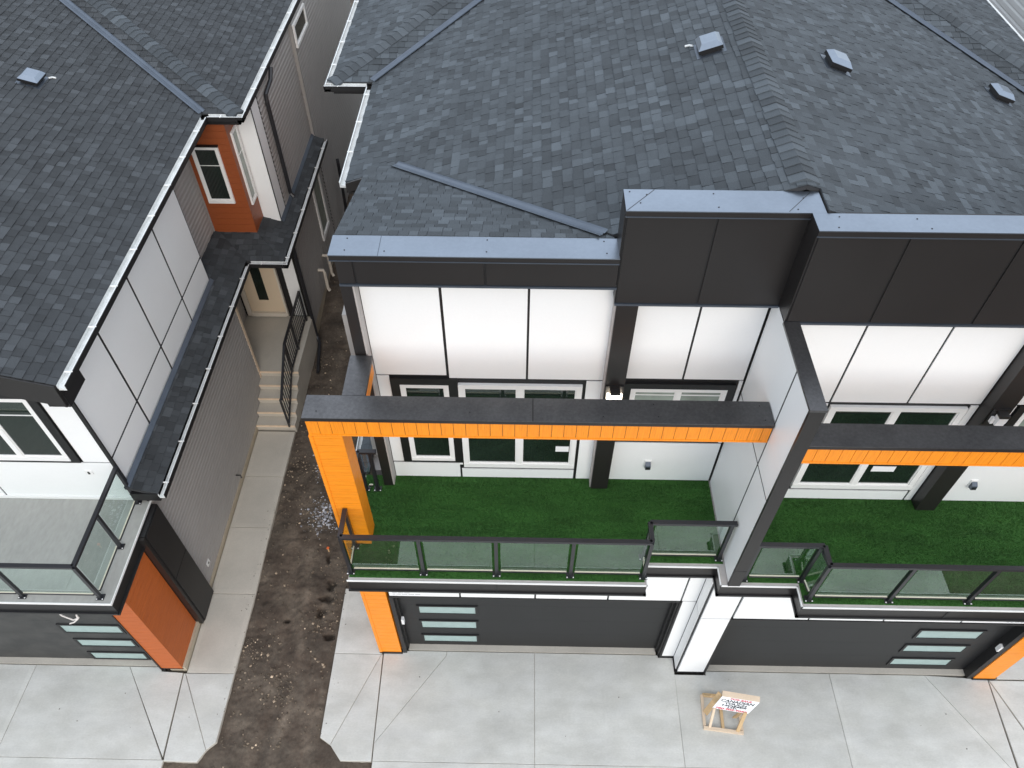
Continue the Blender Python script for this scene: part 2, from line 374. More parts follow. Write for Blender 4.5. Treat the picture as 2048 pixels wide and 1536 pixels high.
def gutter(parent, pts, w=0.115, h=0.10, hang=0.9):
    """pts: list of (x,y,z) of the OUTER top edge; trough lies to the left of travel"""
    dk, wh = MB(), MB(); g = None; hs = []
    for a, b in zip(pts, pts[1:]):
        a, b = Vector(a), Vector(b); d = (b - a).normalized(); nl = Vector((-d.y, d.x, 0))
        ext = 0.0
        o0, o1 = a, b; i0, i1 = a + nl * w, b + nl * w; dz = Vector((0, 0, h))
        t = nl * 0.010
        dk.hexa([o0 - dz, o0 - dz + t, o1 - dz + t, o1 - dz], [o0, o0 + t, o1 + t, o1])            # outer face
        dk.hexa([o0 - dz, i0 - dz, i1 - dz, o1 - dz], [o0 - dz * 0.94, i0 - dz * 0.94, i1 - dz * 0.94, o1 - dz * 0.94])
        wh.hexa([o0 - dz * 0.94 + t, i0 - dz * 0.94, i1 - dz * 0.94, o1 - dz * 0.94 + t], [o0 - dz * 0.55 + t, i0 - dz * 0.55, i1 - dz * 0.55, o1 - dz * 0.55 + t])
        wh.hexa([i0 - dz * 0.55, i0 - dz * 0.55 + nl * 0.008, i1 - dz * 0.55 + nl * 0.008, i1 - dz * 0.55], [i0, i0 + nl * 0.008, i1 + nl * 0.008, i1])
        wh.hexa([o0 - dz * 0.5 + t, o0 - dz * 0.5 + t * 1.5, o1 - dz * 0.5 + t * 1.5, o1 - dz * 0.5 + t], [o0 + t + Vector((0, 0, .004)), o0 + t * 2.6 + Vector((0, 0, .004)), o1 + t * 2.6 + Vector((0, 0, .004)), o1 + t + Vector((0, 0, .004))])
        L = (b - a).length; k = 0.25
        while k < L - 0.1: hs.append((a + d * k, d, nl)); k += hang
    g = add('gutter', dk, 'black', parent); add('gutter_lining', wh, 'gutter', g)
    for p, d, nl in hs:
        add('gutter_hanger', MB().bar(p - Vector((0, 0, 0.006)), p + nl * w - Vector((0, 0, 0.006)), 0.022, 0.014), 'vinyl', g)
    return g
def roof_vent(parent, pl, x, y, lab=None):
    u, v = pl.uv(x, y); r = MB()
    def ring(su, sv, h): return [pl.pt(u - su, v - sv, h), pl.pt(u + su, v - sv, h), pl.pt(u + su, v + sv, h), pl.pt(u - su, v + sv, h)]
    flip = pl.a == 'x' and pl.s > 0
    def hx(mb, a, b): mb.hexa(a[::-1], b[::-1]) if flip else mb.hexa(a, b)
    hx(r, ring(.15, .13, 0.0), ring(.15, .13, 0.085)); o = add('roof_vent', r, 'black', parent)
    f = MB(); hx(f, ring(.21, .20, .008), ring(.21, .20, .018)); add('flange', f, 'flash', o)
    cl = MB(); hx(cl, ring(.186, .166, 0.055), ring(.186, .166, 0.105)); add('cap_lip', cl, 'black', o)
    c = MB(); hx(c, ring(.185, .165, 0.1051), ring(.12, .105, 0.165)); add('vent_cap', c, 'coping', o)
    s = MB(); p0 = pl.uv(x, y)
    s.tube([pl.pt(u + .17, v - .21, .03), pl.pt(u + .22, v - .25, .028), pl.pt(u + .235, v - .31, .026)], 0.016, 6); add('sealant_bead', s, 'gutter', o)
def railing(parent, path, posts, ztop, zdeck, glass_z=(0.13, 0.93), pr=0.05, end_hole=True):
    """path of top rail (x,y) points; posts list of (x,y)"""
    mb = MB()
    for (a, b) in zip(path, path[1:]):
        mb.bar((a[0], a[1], ztop), (b[0], b[1], ztop), 0.065, 0.045)
    ro = add('balcony_railing', mb, 'rail', parent)
    for (x, y) in posts:
        p = MB().box(x - pr / 2, x + pr / 2, y - pr / 2, y + pr / 2, zdeck, ztop - 0.023); add('rail_post', p, 'rail', ro)
        bp = MB().box(x - .06, x + .06, y - .05, y + .05, zdeck + .001, zdeck + .012)
        add('base_plate', bp, 'rail', ro)
        for sx in (-.045, .045): add('bolt', B(x + sx - .008, x + sx + .008, y - .044, y - .03, zdeck + .012, zdeck + .022), 'vinyl', ro)
    for (a, b) in zip(posts, posts[1:]):
        a, b = Vector((*a, 0)), Vector((*b, 0)); d = (b - a).normalized(); L = (b - a).length
        if L > 1.6 or L < 0.15: continue
        s, e = a + d * 0.06, b - d * 0.06; z0, z1 = zdeck + glass_z[0], ztop - 0.055
        add('glass_panel', MB().bar((s.x, s.y, (z0 + z1) / 2), (e.x, e.y, (z0 + z1) / 2), 0.008, z1 - z0), 'clear', ro)
        add('bottom_rail', MB().bar((s.x, s.y, zdeck + .105), (e.x, e.y, zdeck + .105), 0.032, 0.035), 'rail', ro)
        add('glass_channel', MB().bar((s.x, s.y, zdeck + .127), (e.x, e.y, zdeck + .127), 0.022, 0.008), 'steel', ro)
        add('glass_channel', MB().bar((s.x, s.y, ztop - .040), (e.x, e.y, ztop - .040), 0.030, 0.030), 'rail', ro)
    return ro
def screws(parent, pts, z):
    for x, y in pts: add('screw', MB().tube([(x, y, z), (x, y, z + .004)], 0.009, 6), 'black', parent)
def garage_door(parent, x0, x1, y, z0, z1, wins, m='gdoor'):
    n = 4; h = (z1 - z0) / n; d = add('garage_door', B(x0, x1, y + .02, y + .06, z0, z1), m, parent)
    for k in range(n): add('door_section', B(x0, x1, y - .012, y + .019, z0 + k * h + .0008, z0 + (k + 1) * h - .0008), m, d)
    for (a, b, c, e) in wins:
        fm = MB()
        for q in ((a - .045, b + .045, c - .045, c), (a - .045, b + .045, e, e + .045), (a - .045, a, c, e), (b, b + .045, c, e)): fm.box(q[0], q[1], y - .030, y - .0125, q[2], q[3])
        add('window_frame', fm, 'black', d); add('window_pane', B(a, b, y - .020, y - .013, c, e), 'frost', d)
    return d
def planked(parent, name, horiz, x0, x1, y0, y1, z0, z1, step, m, gap=0.004, proud=0.0):
    """a post (planks stacked in z) or beam (planks side by side in x), with every plank its own piece"""
    core = add(name, B(x0 + .008, x1 - .008, y0 + .008, y1 - .008, z0 + .002, z1 - .002), 'black', parent)
    a, b = (z0, z1) if horiz else (x0, x1); k = a
    while k < b - 0.02:
        e = min(k + step, b)
        if horiz: mb = B(x0, x1, y0, y1, k + gap / 2, e - gap / 2)
        else: mb = B(k + gap / 2, e - gap / 2, y0, y1, z0, z1)
        add('plank', mb, m, core); k = e
    return core

# ================================================================= GROUND
_VT = {}
def vnoise(x, y, s, seed):
    if seed not in _VT: _VT[seed] = np.random.default_rng(seed).random((256, 256))
    T = _VT[seed]; X, Y = x * s, y * s
    xi, yi = np.floor(X).astype(int), np.floor(Y).astype(int); fx, fy = X - xi, Y - yi
    fx, fy = fx * fx * (3 - 2 * fx), fy * fy * (3 - 2 * fy)
    g = lambda a, b: T[a % 256, b % 256]
    return (g(xi, yi) * (1 - fx) + g(xi + 1, yi) * fx) * (1 - fy) + (g(xi, yi + 1) * (1 - fx) + g(xi + 1, yi + 1) * fx) * fy
HOLES = [(-3.79, 7.06, .075, .13), (-3.85, 6.76, .13, .065), (-3.90, 6.48, .075, .11), (-3.64, 5.97, .10, .06), (-3.95, 7.65, .04, .10), (-4.55, 6.3, .05, .04)]
def dirt_h(x, y):
    z = -0.065 + 0.05 * (vnoise(x, y, 1.1, 1) - .5) + 0.030 * (vnoise(x, y, 3.3, 2) - .5) + 0.020 * (vnoise(x, y, 9, 3) - .5) + 0.015 * (vnoise(x, y, 22, 4) - .5)
    z = z + 0.024 * (np.abs(vnoise(x, y, 5, 5) - .5) * 2 - .5) + 0.016 * (np.abs(vnoise(x * 2.2, y * .8, 7, 6) - .5) * 2 - .5)
    z = z - 0.03 * np.exp(-((x + 4.55 + .15 * np.sin(y * .9)) / .16) ** 2)        # tyre track down the strip
    for cx, cy, rx, ry in HOLES:
        q = ((x - cx + .06 * (vnoise(x, y, 14, 21) - .5)) / rx) ** 2 + ((y - cy + .06 * (vnoise(x, y, 14, 22) - .5)) / ry) ** 2
        z = z - 0.17 * np.exp(-q * q) 
    z = z + np.clip(y - 13.2, 0, 6) * 0.085
    return z
def grid(name, x0, x1, y0, y1, st, hf, m, **pr):
    nx, ny = int((x1 - x0) / st) + 1, int((y1 - y0) / st) + 1
    X, Y = np.meshgrid(np.linspace(x0, x1, nx), np.linspace(y0, y1, ny)); Z = hf(X, Y)
    me = bpy.data.meshes.new(name); v = np.stack([X.ravel(), Y.ravel(), Z.ravel()], 1).astype(np.float32)
    i = np.arange((ny - 1) * (nx - 1)); r, c = i // (nx - 1), i % (nx - 1); a = r * nx + c
    f = np.stack([a, a + 1, a + nx + 1, a + nx], 1).astype(np.int32)
    me.vertices.add(len(v)); me.vertices.foreach_set('co', v.ravel()); me.loops.add(f.size); me.loops.foreach_set('vertex_index', f.ravel())
    me.polygons.add(len(f)); me.polygons.foreach_set('loop_start', np.arange(len(f), dtype=np.int32) * 4); me.polygons.foreach_set('loop_total', np.full(len(f), 4, np.int32))
    me.update(calc_edges=True); me.shade_smooth(); me.materials.append(MT[m])
    fx, fy = v[f].mean(1)[:, 0].astype(float), v[f].mean(1)[:, 1].astype(float)      # drier, paler soil where boots and barrows have gone
    def track(xc, wd): return np.exp(-((fx - xc - .10 * np.sin(fy * 1.3) - .25 * (vnoise(fx * 0, fy, .8, 31) - .5)) / wd) ** 2)
    tone = .86 + .42 * (vnoise(fx, fy, 2.6, 32) - .45) + .60 * track(-4.18, .10) * vnoise(fx, fy, 5, 33) + .45 * track(-4.55, .16) * vnoise(fx, fy, 3, 34) + .5 * track(-3.62, .10) * (fy < 5.0) * vnoise(fx, fy * 2.5, 6, 35)
    at = me.attributes.new('tone', 'FLOAT', 'FACE'); at.data.foreach_set('value', np.clip(tone, .5, 1.9).astype(np.float32))
    o = bpy.data.objects.new(name, me); C.objects.link(o)
    for k, q in pr.items(): o[k] = q
    return o
add('ground', B(-200, 200, -200, 200, -1.2, -0.30), 'dirt', None, kind='structure')
add('road', B(-120, 120, -14, -5.2, -0.25, -0.13), 'asphalt', None, kind='structure')
grid('dirt_strip', -6.6, -2.0, -3.0, 24, 0.022, dirt_h, 'dirt', kind='structure')

def cx_ok(p):
    n = len(p)
    return all((p[i][0] - p[i - 1][0]) * (p[(i + 1) % n][1] - p[i][1]) - (p[i][1] - p[i - 1][1]) * (p[(i + 1) % n][0] - p[i][0]) > -1e-9 for i in range(n)) and min(math.hypot(p[i][0] - p[i - 1][0], p[i][1] - p[i - 1][1]) for i in range(n)) > .25
def slabs(name, polys, z1, m, th=0.16, gap=0.007, base=True, tones=None):
    """a paved surface whose slabs are pieces of their own with open joints between them"""
    mb = MB()
    for p in polys: mb.prism(p, z1 - th - .03, z1 - .016)
    so_ = add(name, mb, 'concrete_old', None, kind='structure')
    for k, p in enumerate(polys):
        p = ccw(p); n = len(p); ins = []
        for i in range(n):
            a, b, c = Vector(p[i - 1]), Vector(p[i]), Vector(p[(i + 1) % n])
            n1 = (b - a).normalized(); n2 = (c - b).normalized(); n1, n2 = Vector((-n1.y, n1.x)), Vector((-n2.y, n2.x))
            t = (n1 + n2); t = t / max(0.25, t.dot(n1)); t = t if t.length < 4 else t.normalized() * 4
            ins.append(b + t * gap / 2)
        q = [(v.x, v.y) for v in ins]
        sm = MB(); tn = rnd.uniform(.965, 1.03)
        # bevelled slab: sides, small chamfer, top
        ch = 0.006; q2 = []
        for i in range(n):
            a, b, c = Vector(q[i - 1]), Vector(q[i]), Vector(q[(i + 1) % n]); n1 = (b - a).normalized(); n2 = (c - b).normalized()
            n1, n2 = Vector((-n1.y, n1.x)), Vector((-n2.y, n2.x)); t = (n1 + n2); t = t / max(0.25, t.dot(n1)); q2.append(tuple(b + t * ch))
        for i in range(n):
            j = (i + 1) % n
            sm.poly([(*q[i], z1 - th), (*q[j], z1 - th), (*q[j], z1 - ch), (*q[i], z1 - ch)], tn * .93); sm.poly([(*q[i], z1 - ch), (*q[j], z1 - ch), (*q2[j], z1), (*q2[i], z1)], tn * 1.04)
        # smooth trowelled border round the edge, a touch lighter, then the broomed field
        bw = 0.085; q3 = []; ok = True
        for i in range(n):
            a, b, c = Vector(q2[i - 1]), Vector(q2[i]), Vector(q2[(i + 1) % n]); n1 = (b - a).normalized(); n2 = (c - b).normalized()
            n1, n2 = Vector((-n1.y, n1.x)), Vector((-n2.y, n2.x)); t = (n1 + n2); t = t / max(0.30, t.dot(n1)); q3.append(tuple(b + t * bw))
        a3 = sum(q3[i][0] * q3[(i + 1) % n][1] - q3[(i + 1) % n][0] * q3[i][1] for i in range(n))
        mn = min((Vector(q2[i - 1]) - Vector(q2[i])).angle(Vector(q2[(i + 1) % n]) - Vector(q2[i])) for i in range(n))
        if a3 > 0.15 and mn > math.radians(38) and cx_ok(q2):
            for i in range(n):
                j = (i + 1) % n; sm.poly([(*q2[i], z1), (*q2[j], z1), (*q3[j], z1), (*q3[i], z1)], tn * 1.045)
            sm.poly([(*x, z1) for x in q3], tn)
        else: sm.poly([(*x, z1) for x in q2], tn)
        add('slab', sm, m, so_)
    return so_
YJ = 3.73; YF = -5.2
slabs('driveway', [
    [(-2.53, 5.64), (-2.17, 5.64), (-2.17, 5.70), (-1.33, 5.70), (-1.33, 5.62), (-2.50, 4.02)], [(-1.33, 5.62), (-1.33, 5.70), (.35, 5.70), (.35, YJ), (-2.49, YJ), (-2.50, 4.02)],
    [(.35, 5.70), (2.70, 5.70), (2.70, 5.655), (2.98, 5.655), (2.97, YJ), (.35, YJ)],
    [(2.97, 5.34), (3.56, 5.34), (3.56, 5.41), (5.88, 5.41), (5.88, YJ), (2.97, YJ)],
    [(5.88, 5.41), (7.66, 5.41), (8.69, YJ), (5.88, YJ)], [(7.66, 5.41), (8.82, 5.36), (8.74, YJ), (8.69, YJ)],
    [(-2.49, YJ), (.35, YJ), (.35, 0.2), (-2.49, 0.2)], [(.35, YJ), (2.97, YJ), (2.97, 0.2), (.35, 0.2)], [(2.97, YJ), (5.88, YJ), (5.88, 0.2), (2.97, 0.2)], [(5.88, YJ), (8.74, YJ), (8.74, 0.2), (5.88, 0.2)],
    [(-2.49, .2), (2.97, .2), (2.97, YF), (-2.49, YF)], [(2.97, .2), (8.74, .2), (8.74, YF), (2.97, YF)],
], 0.0, 'concrete')
slabs('walkway', [
    [(-3.47, 5.62), (-2.56, 5.62), (-2.56, 6.95), (-3.47, 6.95)],
    [(-3.47, 5.62), (-2.57, 5.62), (-3.27, 3.98), (-3.47, 4.10)], [(-2.57, 5.62), (-2.545, 5.62), (-2.505, 3.72), (-3.05, 3.72), (-3.27, 3.98)],
], 0.003, 'concrete', gap=0.010)
slabs('walkway', [
    [(8.83, 5.36), (9.75, 5.36), (9.75, 6.9), (8.98, 6.9), (8.98, 5.37)], [(8.84, 5.34), (9.75, 5.34), (9.75, 3.9), (9.4, 3.72)], [(8.83, 5.33), (9.38, 3.70), (8.77, 3.72)],
], 0.003, 'concrete', gap=0.010)
YJ2 = 3.68
slabs('driveway', [
    [(-14, 5.30), (-9.06, 5.30), (-9.12, YJ2), (-14, YJ2)], [(-9.06, 5.30), (-7.29, 5.30), (-6.19, 3.72), (-6.17, YJ2), (-9.12, YJ2)],
    [(-7.29, 5.30), (-6.66, 5.30), (-6.66, 5.22), (-6.25, 5.20), (-6.17, 3.72)],
    [(-14, YJ2), (-9.12, YJ2), (-9.12, .2), (-14, .2)], [(-9.12, YJ2), (-6.14, YJ2), (-6.14, .2), (-9.12, .2)], [(-14, .2), (-6.14, .2), (-6.14, YF), (-14, YF)],
], 0.0, 'concrete')
slabs('walkway', [
    [(-6.20, 5.19), (-5.28, 5.20), (-5.30, 3.99), (-5.44, 3.85)], [(-6.235, 5.19), (-6.205, 5.19), (-5.44, 3.85), (-5.55, 3.65), (-6.14, 3.66)],
], 0.003, 'concrete', gap=0.010)
slabs('walkway', [
    [(-6.18, 5.20), (-5.28, 5.20), (-5.26, 6.79), (-6.18, 6.79)], [(-6.18, 6.79), (-5.26, 6.79), (-5.29, 8.31), (-6.18, 8.31)],
    [(-6.18, 8.31), (-5.29, 8.31), (-5.30, 9.62), (-6.18, 9.62)], [(-6.18, 9.62), (-5.30, 9.62), (-5.30, 10.90), (-6.18, 10.90)],
], 0.004, 'concrete_old', gap=0.010)

# loose stones and clods on the dirt, plaster crumbs spilled by the post
def crumbs(name, pts, m, kind, tones, smin, smax, flat=0.6, **pr):
    mb = MB()
    for (x, y) in pts:
        s = smin + (smax - smin) * rnd.random() ** 3; z = float(dirt_h(np.array([x]), np.array([y]))[0]) + s * 0.15
        a = rnd.uniform(0, 6.28); tn = tones()
        top = (x + rnd.uniform(-.2, .2) * s, y + rnd.uniform(-.2, .2) * s, z + s * flat); bt = (x, y, z - s * .4)
        ring = [(x + math.cos(a + k * 1.571) * s * rnd.uniform(.4, .9), y + math.sin(a + k * 1.571) * s * rnd.uniform(.4, .9), z + rnd.uniform(-.1, .2) * s) for k in range(4)]
        for k in range(4): mb.poly([ring[k], ring[(k + 1) % 4], top], tn); mb.poly([ring[(k + 1) % 4], ring[k], bt], tn)
    return add(name, mb, m, None, kind=kind, **pr)
def in_dirt(x, y): return (-5.25 < x < -3.50 and 3.9 < y < 7) or (-5.25 < x < -2.6 and 7 < y < 13.4) or (-6.1 < x < -2.55 and 1 < y < 3.6) or (-5.2 < x < -3 and 13 < y < 20)
pts = []
while len(pts) < 6500:
    x, y = rnd.uniform(-6, -2.6), rnd.uniform(1, 14) if rnd.random() < .9 else rnd.uniform(13, 20)
    cl = vnoise(np.array([x]), np.array([y]), 1.6, 11)[0]
    if in_dirt(x, y) and rnd.random() < 0.15 + max(0, cl - .45) * 2.2: pts.append((x, y))
crumbs('gravel', pts, 'stone', 'stuff', lambda: rnd.choice([.45, .5, .6, .7, .8, 1.0, 1.3, 1.9]) if rnd.random() < .96 else rnd.uniform(2.4, 4.4), .007, .05)
for cx, cy, n, sx in ((-4.34, 9.95, 420, .17), (-4.18, 8.70, 520, .20)):
    p = [(cx + rnd.gauss(0, sx), cy + rnd.gauss(0, sx * 1.1)) for _ in range(n)]
    crumbs('plaster_crumbs', p, 'plaster', 'stuff', lambda: rnd.choice([.45, .55, .7, .8, 1.0, 1.5]), .006, .055, .4)

pts = [(3.98, 5.26), (7.82, 4.71), (7.98, 4.12), (-.3, 4.6), (1.9, 4.9), (-8.3, 4.5), (-7.9, 4.3), (-7.2, 4.8), (-6.9, 4.2), (5.1, 4.4), (.9, 4.2), (7.3, 4.5), (-1.8, 5.2), (-5.9, 4.4)]
pts += [(rnd.choice([-3.46 + abs(rnd.gauss(0, .10)), -5.29 - abs(rnd.gauss(0, .08))]), rnd.uniform(4.1, 9)) for _ in range(70)]
mb = MB()
for (x, y) in pts:
    if x > -3.5 and y > 6.9 and x < -2: continue
    s_ = rnd.uniform(.005, .016); a = rnd.uniform(0, 6.28); tn = rnd.uniform(.3, .8); top = (x, y, .004 + s_ * .6)
    ring = [(x + math.cos(a + k * 1.571) * s_ * rnd.uniform(.6, 1.1), y + math.sin(a + k * 1.571) * s_ * rnd.uniform(.6, 1.1), .0045) for k in range(4)]
    for k in range(4): mb.poly([ring[k], ring[(k + 1) % 4], top], tn)
add('dirt_crumbs', mb, 'stone', None, kind='stuff')

mk = empty('marker_peg', (-3.98, 7.83, -0.06), 'small orange topped wooden peg pushed into the dirt strip beside the walkway', 'marker')
add('peg', B(-3.99, -3.965, 7.82, 7.845, -0.12, 0.02), 'lumber', mk); add('peg_top', B(-4.0, -3.955, 7.81, 7.855, 0.02, 0.05), 'flag', mk)

# ================================================================= DUPLEX HOUSE
D = empty('duplex_house', (3.1, 9.0, 0), 'two unit house with charcoal roof, turfed balconies and bright orange beam over black garages', 'house')
# body volumes
body = MB()
body.box(-2.40, 8.72, 7.05, 26, -0.2, 4.1); body.box(-2.38, 8.60, 7.30, 26, 4.1, 7.35)
body.box(-2.08, 3.05, 6.99, 9.7, 4.1, 7.5); body.box(3.15, 8.4, 6.7, 9.7, 4.1, 7.5); body.box(-2.4, 8.7, 6.2, 7.05, -0.2, 3.9)
Bd = add('house_body', body, 'siding', D)
# --- garage level
for (sx, ys) in ((0, 0), (1, -0.30)):
    pass
g1 = MB(); g1.box(-2.15, 2.735, 5.69, 6.2, 2.40, 3.93); g1.box(2.72, 3.02, 5.69, 6.2, -.1, 3.93); g1.box(3.0, 3.535, 5.40, 6.2, -.1, 3.93); g1.box(3.535, 8.52, 5.40, 6.2, 2.40, 3.93)
gw = add('garage_wall', g1, 'black', D)
f1 = Fr('f', 5.69); f2 = Fr('f', 5.40)
panels(gw, f1, [(-2.13, -.965, 2.44, 3.93), (-.935, .285, 2.44, 3.93), (.315, 1.495, 2.44, 3.93), (1.525, 2.715, 2.44, 3.93), (2.745, 2.985, 2.44, 3.93), (2.745, 2.985, .07, 2.41)], th=.03)
panels(gw, f2, [(3.025, 3.505, 2.43, 3.93), (3.025, 3.505, .07, 2.40), (3.545, 4.755, 2.44, 3.93), (4.785, 5.975, 2.44, 3.93), (6.005, 7.235, 2.44, 3.93), (7.265, 8.50, 2.44, 3.93)], th=.03)
fl = Fr('l', 3.0)
panels(gw, fl, [(5.42, 5.645, 2.43, 3.93), (5.42, 5.645, .07, 2.40)], th=.012)
tr = MB(); tr.box(-2.15, 2.735, 5.655, 5.68, 2.375, 2.425); tr.box(2.72, 2.76, 5.655, 5.685, 0, 2.41); tr.box(3.515, 3.545, 5.36, 5.40, 0, 2.41); tr.box(3.545, 8.52, 5.355, 5.395, 2.375, 2.425)
tr.box(3.0, 3.54, 5.365, 5.41, 0.0, .055); tr.box(2.72, 3.0, 5.66, 5.70, 0.0, .055)
add('trim', tr, 'black', gw)
jm = MB(); jm.box(-2.155, -2.085, 5.655, 5.90, 0, 2.38); jm.box(-2.085, -2.05, 5.74, 5.9, 0, 2.38); jm.box(2.69, 2.725, 5.68, 5.9, 0, 2.38); jm.box(2.65, 2.69, 5.76, 5.9, 0, 2.38); jm.box(-2.15, 2.72, 5.70, 5.9, 2.30, 2.375)
jm.box(3.54, 3.575, 5.40, 5.6, 0, 2.38); jm.box(8.42, 8.52, 5.36, 5.6, 0, 2.38); jm.box(3.54, 8.5, 5.41, 5.6, 2.30, 2.375)
add('door_jamb', jm, 'black', D)
add('door_sill', B(-2.06, 2.66, 5.71, 5.95, -.1, .012), 'concrete_old', D); add('door_sill', B(3.57, 8.43, 5.42, 5.7, -.1, .012), 'concrete_old', D)
garage_door(D, -2.05, 2.66, 5.84, 0.012, 2.34, [(-1.725, -.735, 1.44, 1.70), (-1.73, -.74, .82, 1.09), (-1.74, -.75, .20, .46)])
garage_door(D, 3.575, 8.42, 5.54, 0.012, 2.34, [(6.95, 8.0, 1.46, 1.75), (6.95, 8.0, .86, 1.12), (6.95, 8.0, .24, .50)])
add('keypad', B(-2.045, -2.0, 5.665, 5.735, 1.28, 1.46), 'vinyl', D); add('keypad', B(8.38, 8.43, 5.365, 5.435, 1.28, 1.46), 'vinyl', D)
# permit notices with lines of faint print
def notice(parent, x0, x1, y, z0, z1):
    n_ = add('notice_sheet', B(x0, x1, y - .004, y, z0, z1), 'paper', parent); mb = MB()
    for i, w_ in enumerate((.97, .66, .84)):
        x = x0 + .02; zz = z1 - .035 - i * (z1 - z0 - .05) / 3
        while x < x0 + (x1 - x0) * w_:
            e = x + rnd.uniform(.03, .11); mb.box(x, min(e, x1 - .01), y - .0052, y - .0042, zz - .016, zz); x = e + .018
    add('print_lines', mb, 'inkgrey', n_)
notice(gw, -2.09, -1.60, 5.66, 2.45, 2.66); notice(gw, 7.95, 8.48, 5.37, 2.45, 2.60)
# --- orange posts and beams
planked(D, 'post', True, -2.585, -2.185, 5.65, 5.97, 0.05, 6.88, 0.1505, 'orange'); planked(D, 'post', True, 8.53, 8.93, 5.35, 5.65, 0.05, 6.88, 0.1505, 'orange')
add('post_trim', B(-2.60, -2.55, 5.640, 5.675, 0.05, 6.88), 'orange', D)
sp = planked(D, 'side_pilaster', True, -2.69, -2.45, 5.975, 6.5, 0.05, 3.88, 0.1505, 'orange')
add('post_foot', B(-2.60, -2.17, 5.636, 5.99, 0.0, .05), 'black', D); add('post_foot', B(8.52, 8.94, 5.336, 5.67, 0, .05), 'black', D); add('post_foot', B(-2.71, -2.62, 5.992, 6.52, 0.0, .05), 'black', D)
def beam(x0, x1, y0, y1):
    b = planked(D, 'canopy_beam', False, x0, x1, y0, y1, 6.912, 7.185, .149, 'orangeV', gap=.006)
    add('beam_trim', B(x0, x1, y0 - .006, y1 + .006, 6.882, 6.911), 'orangeV', b)
    add('beam_lip', B(x0 - .02, x1, y0 - .020, y1 + .018, 7.186, 7.2395), 'dark', b)
    c = add('beam_cap', B(x0 - .022, x1 - .002, y0 - .022, y1 + .020, 7.24, 7.252), 'beamcap', b)
    return b
bm1 = beam(-2.59, 3.03, 5.65, 5.97); bm2 = beam(3.20, 8.94, 5.35, 5.65)
screws(bm1, [(-2.45, 5.74), (-.6, 5.75), (1.0, 5.72), (1.62, 5.92), (1.66, 5.73), (2.9, 5.92), (2.93, 5.70)], 7.252)
add('cap_seam', B(.15, .165, 5.63, 5.985, 7.2525, 7.255), 'dark', bm1)
sb = planked(D, 'side_beam', False, -2.16, -1.92, 5.995, 6.66, 6.912, 7.185, .24, 'orangeV')
add('beam_lip', B(-2.18, -1.90, 5.995, 6.66, 7.186, 7.2395), 'dark', sb); add('beam_cap', B(-2.182, -1.898, 5.995, 6.66, 7.24, 7.252), 'beamcap', sb)
# --- deck
deck_poly = [(-2.46, 5.055), (1.87, 5.055), (1.87, 5.365), (2.935, 5.365), (2.935, 5.075), (4.03, 5.075), (4.03, 4.765), (8.75, 4.765), (8.75, 6.9), (-2.46, 6.9)]
dk = MB().prism(deck_poly, 3.90, 4.165); dko = add('balcony_deck', dk, 'dark', D)
edge_in = [(-2.45, 5.068), (1.857, 5.068), (1.857, 5.378), (2.948, 5.378), (2.948, 5.088), (4.043, 5.088), (4.043, 4.778), (8.74, 4.778), (8.74, 6.88), (-2.45, 6.88)]
add('deck_edge', MB().prism(edge_in, 4.166, 4.196), 'edge', dko)
dr = MB()
for (a, b) in zip(deck_poly[:8], deck_poly[1:8]):
    x0, x1 = sorted((a[0], b[0])); y0, y1 = sorted((a[1], b[1])); dr.box(x0 - .007, x1 + .007, y0 - .007, y1 + .007, 4.170, 4.203)
add('drip_edge', dr, 'vinyl', dko)
lip = MB()
for (a, b) in zip(deck_poly[:8], deck_poly[1:8]):
    x0, x1 = sorted((a[0], b[0])); y0, y1 = sorted((a[1], b[1])); lip.box(x0 - .02, x1 + .02, y0 - .02, y1 + .02, 3.885, 3.93)
add('fascia_lip', lip, 'black', dko)
fs = MB(); fs.box(-.31, -.285, 5.049, 5.06, 3.93, 4.165); fs.box(6.1, 6.13, 4.758, 4.77, 3.93, 4.165); add('fascia_joint', fs, 'black', dko)
railing(D, [(-2.42, 5.63), (-2.42, 5.19), (1.82, 5.19), (1.82, 5.50), (3.02, 5.50)], [(-2.42, 5.60), (-2.42, 5.19), (-1.36, 5.19), (-.30, 5.19), (.765, 5.19), (1.82, 5.19), (1.85, 5.50), (2.96, 5.50)], 5.20, 4.20)
railing(D, [(3.20, 5.18), (4.14, 5.18), (4.14, 4.89), (8.62, 4.89)], [(3.27, 5.18), (4.10, 5.18), (4.14, 4.89), (5.27, 4.89), (6.38, 4.89), (7.49, 4.89), (8.60, 4.89)], 5.20, 4.20)
railing(D, [(-2.40, 6.04), (-2.40, 6.62), (-2.12, 6.62)], [(-2.40, 6.62), (-2.22, 6.62)], 5.20, 4.20)
# --- party wall between the two balconies
pw = add('party_wall', B(3.045, 3.185, 5.10, 6.60, 4.20, 8.20), 'black', D)
panels(pw, Fr('l', 3.045), [(5.12, 5.655, 6.405, 8.19), (5.69, 6.85, 6.405, 8.19), (5.12, 5.655, 4.21, 6.37), (5.69, 6.85, 4.21, 6.37)], th=.004)
panels(pw, Fr('r', 3.185), [(5.12, 6.5, 4.21, 6.38), (5.12, 6.5, 6.40, 8.19)], th=.015)
add('wall_cap', B(3.02, 3.21, 5.06, 6.37, 8.20, 8.235), 'beamcap', pw)
add('front_trim', B(3.03, 3.20, 5.065, 5.105, 6.0 - 1.34, 8.20), 'dark', pw); add('front_trim', B(3.03, 3.20, 5.065, 5.105, 4.205, 4.652), 'dark', pw)
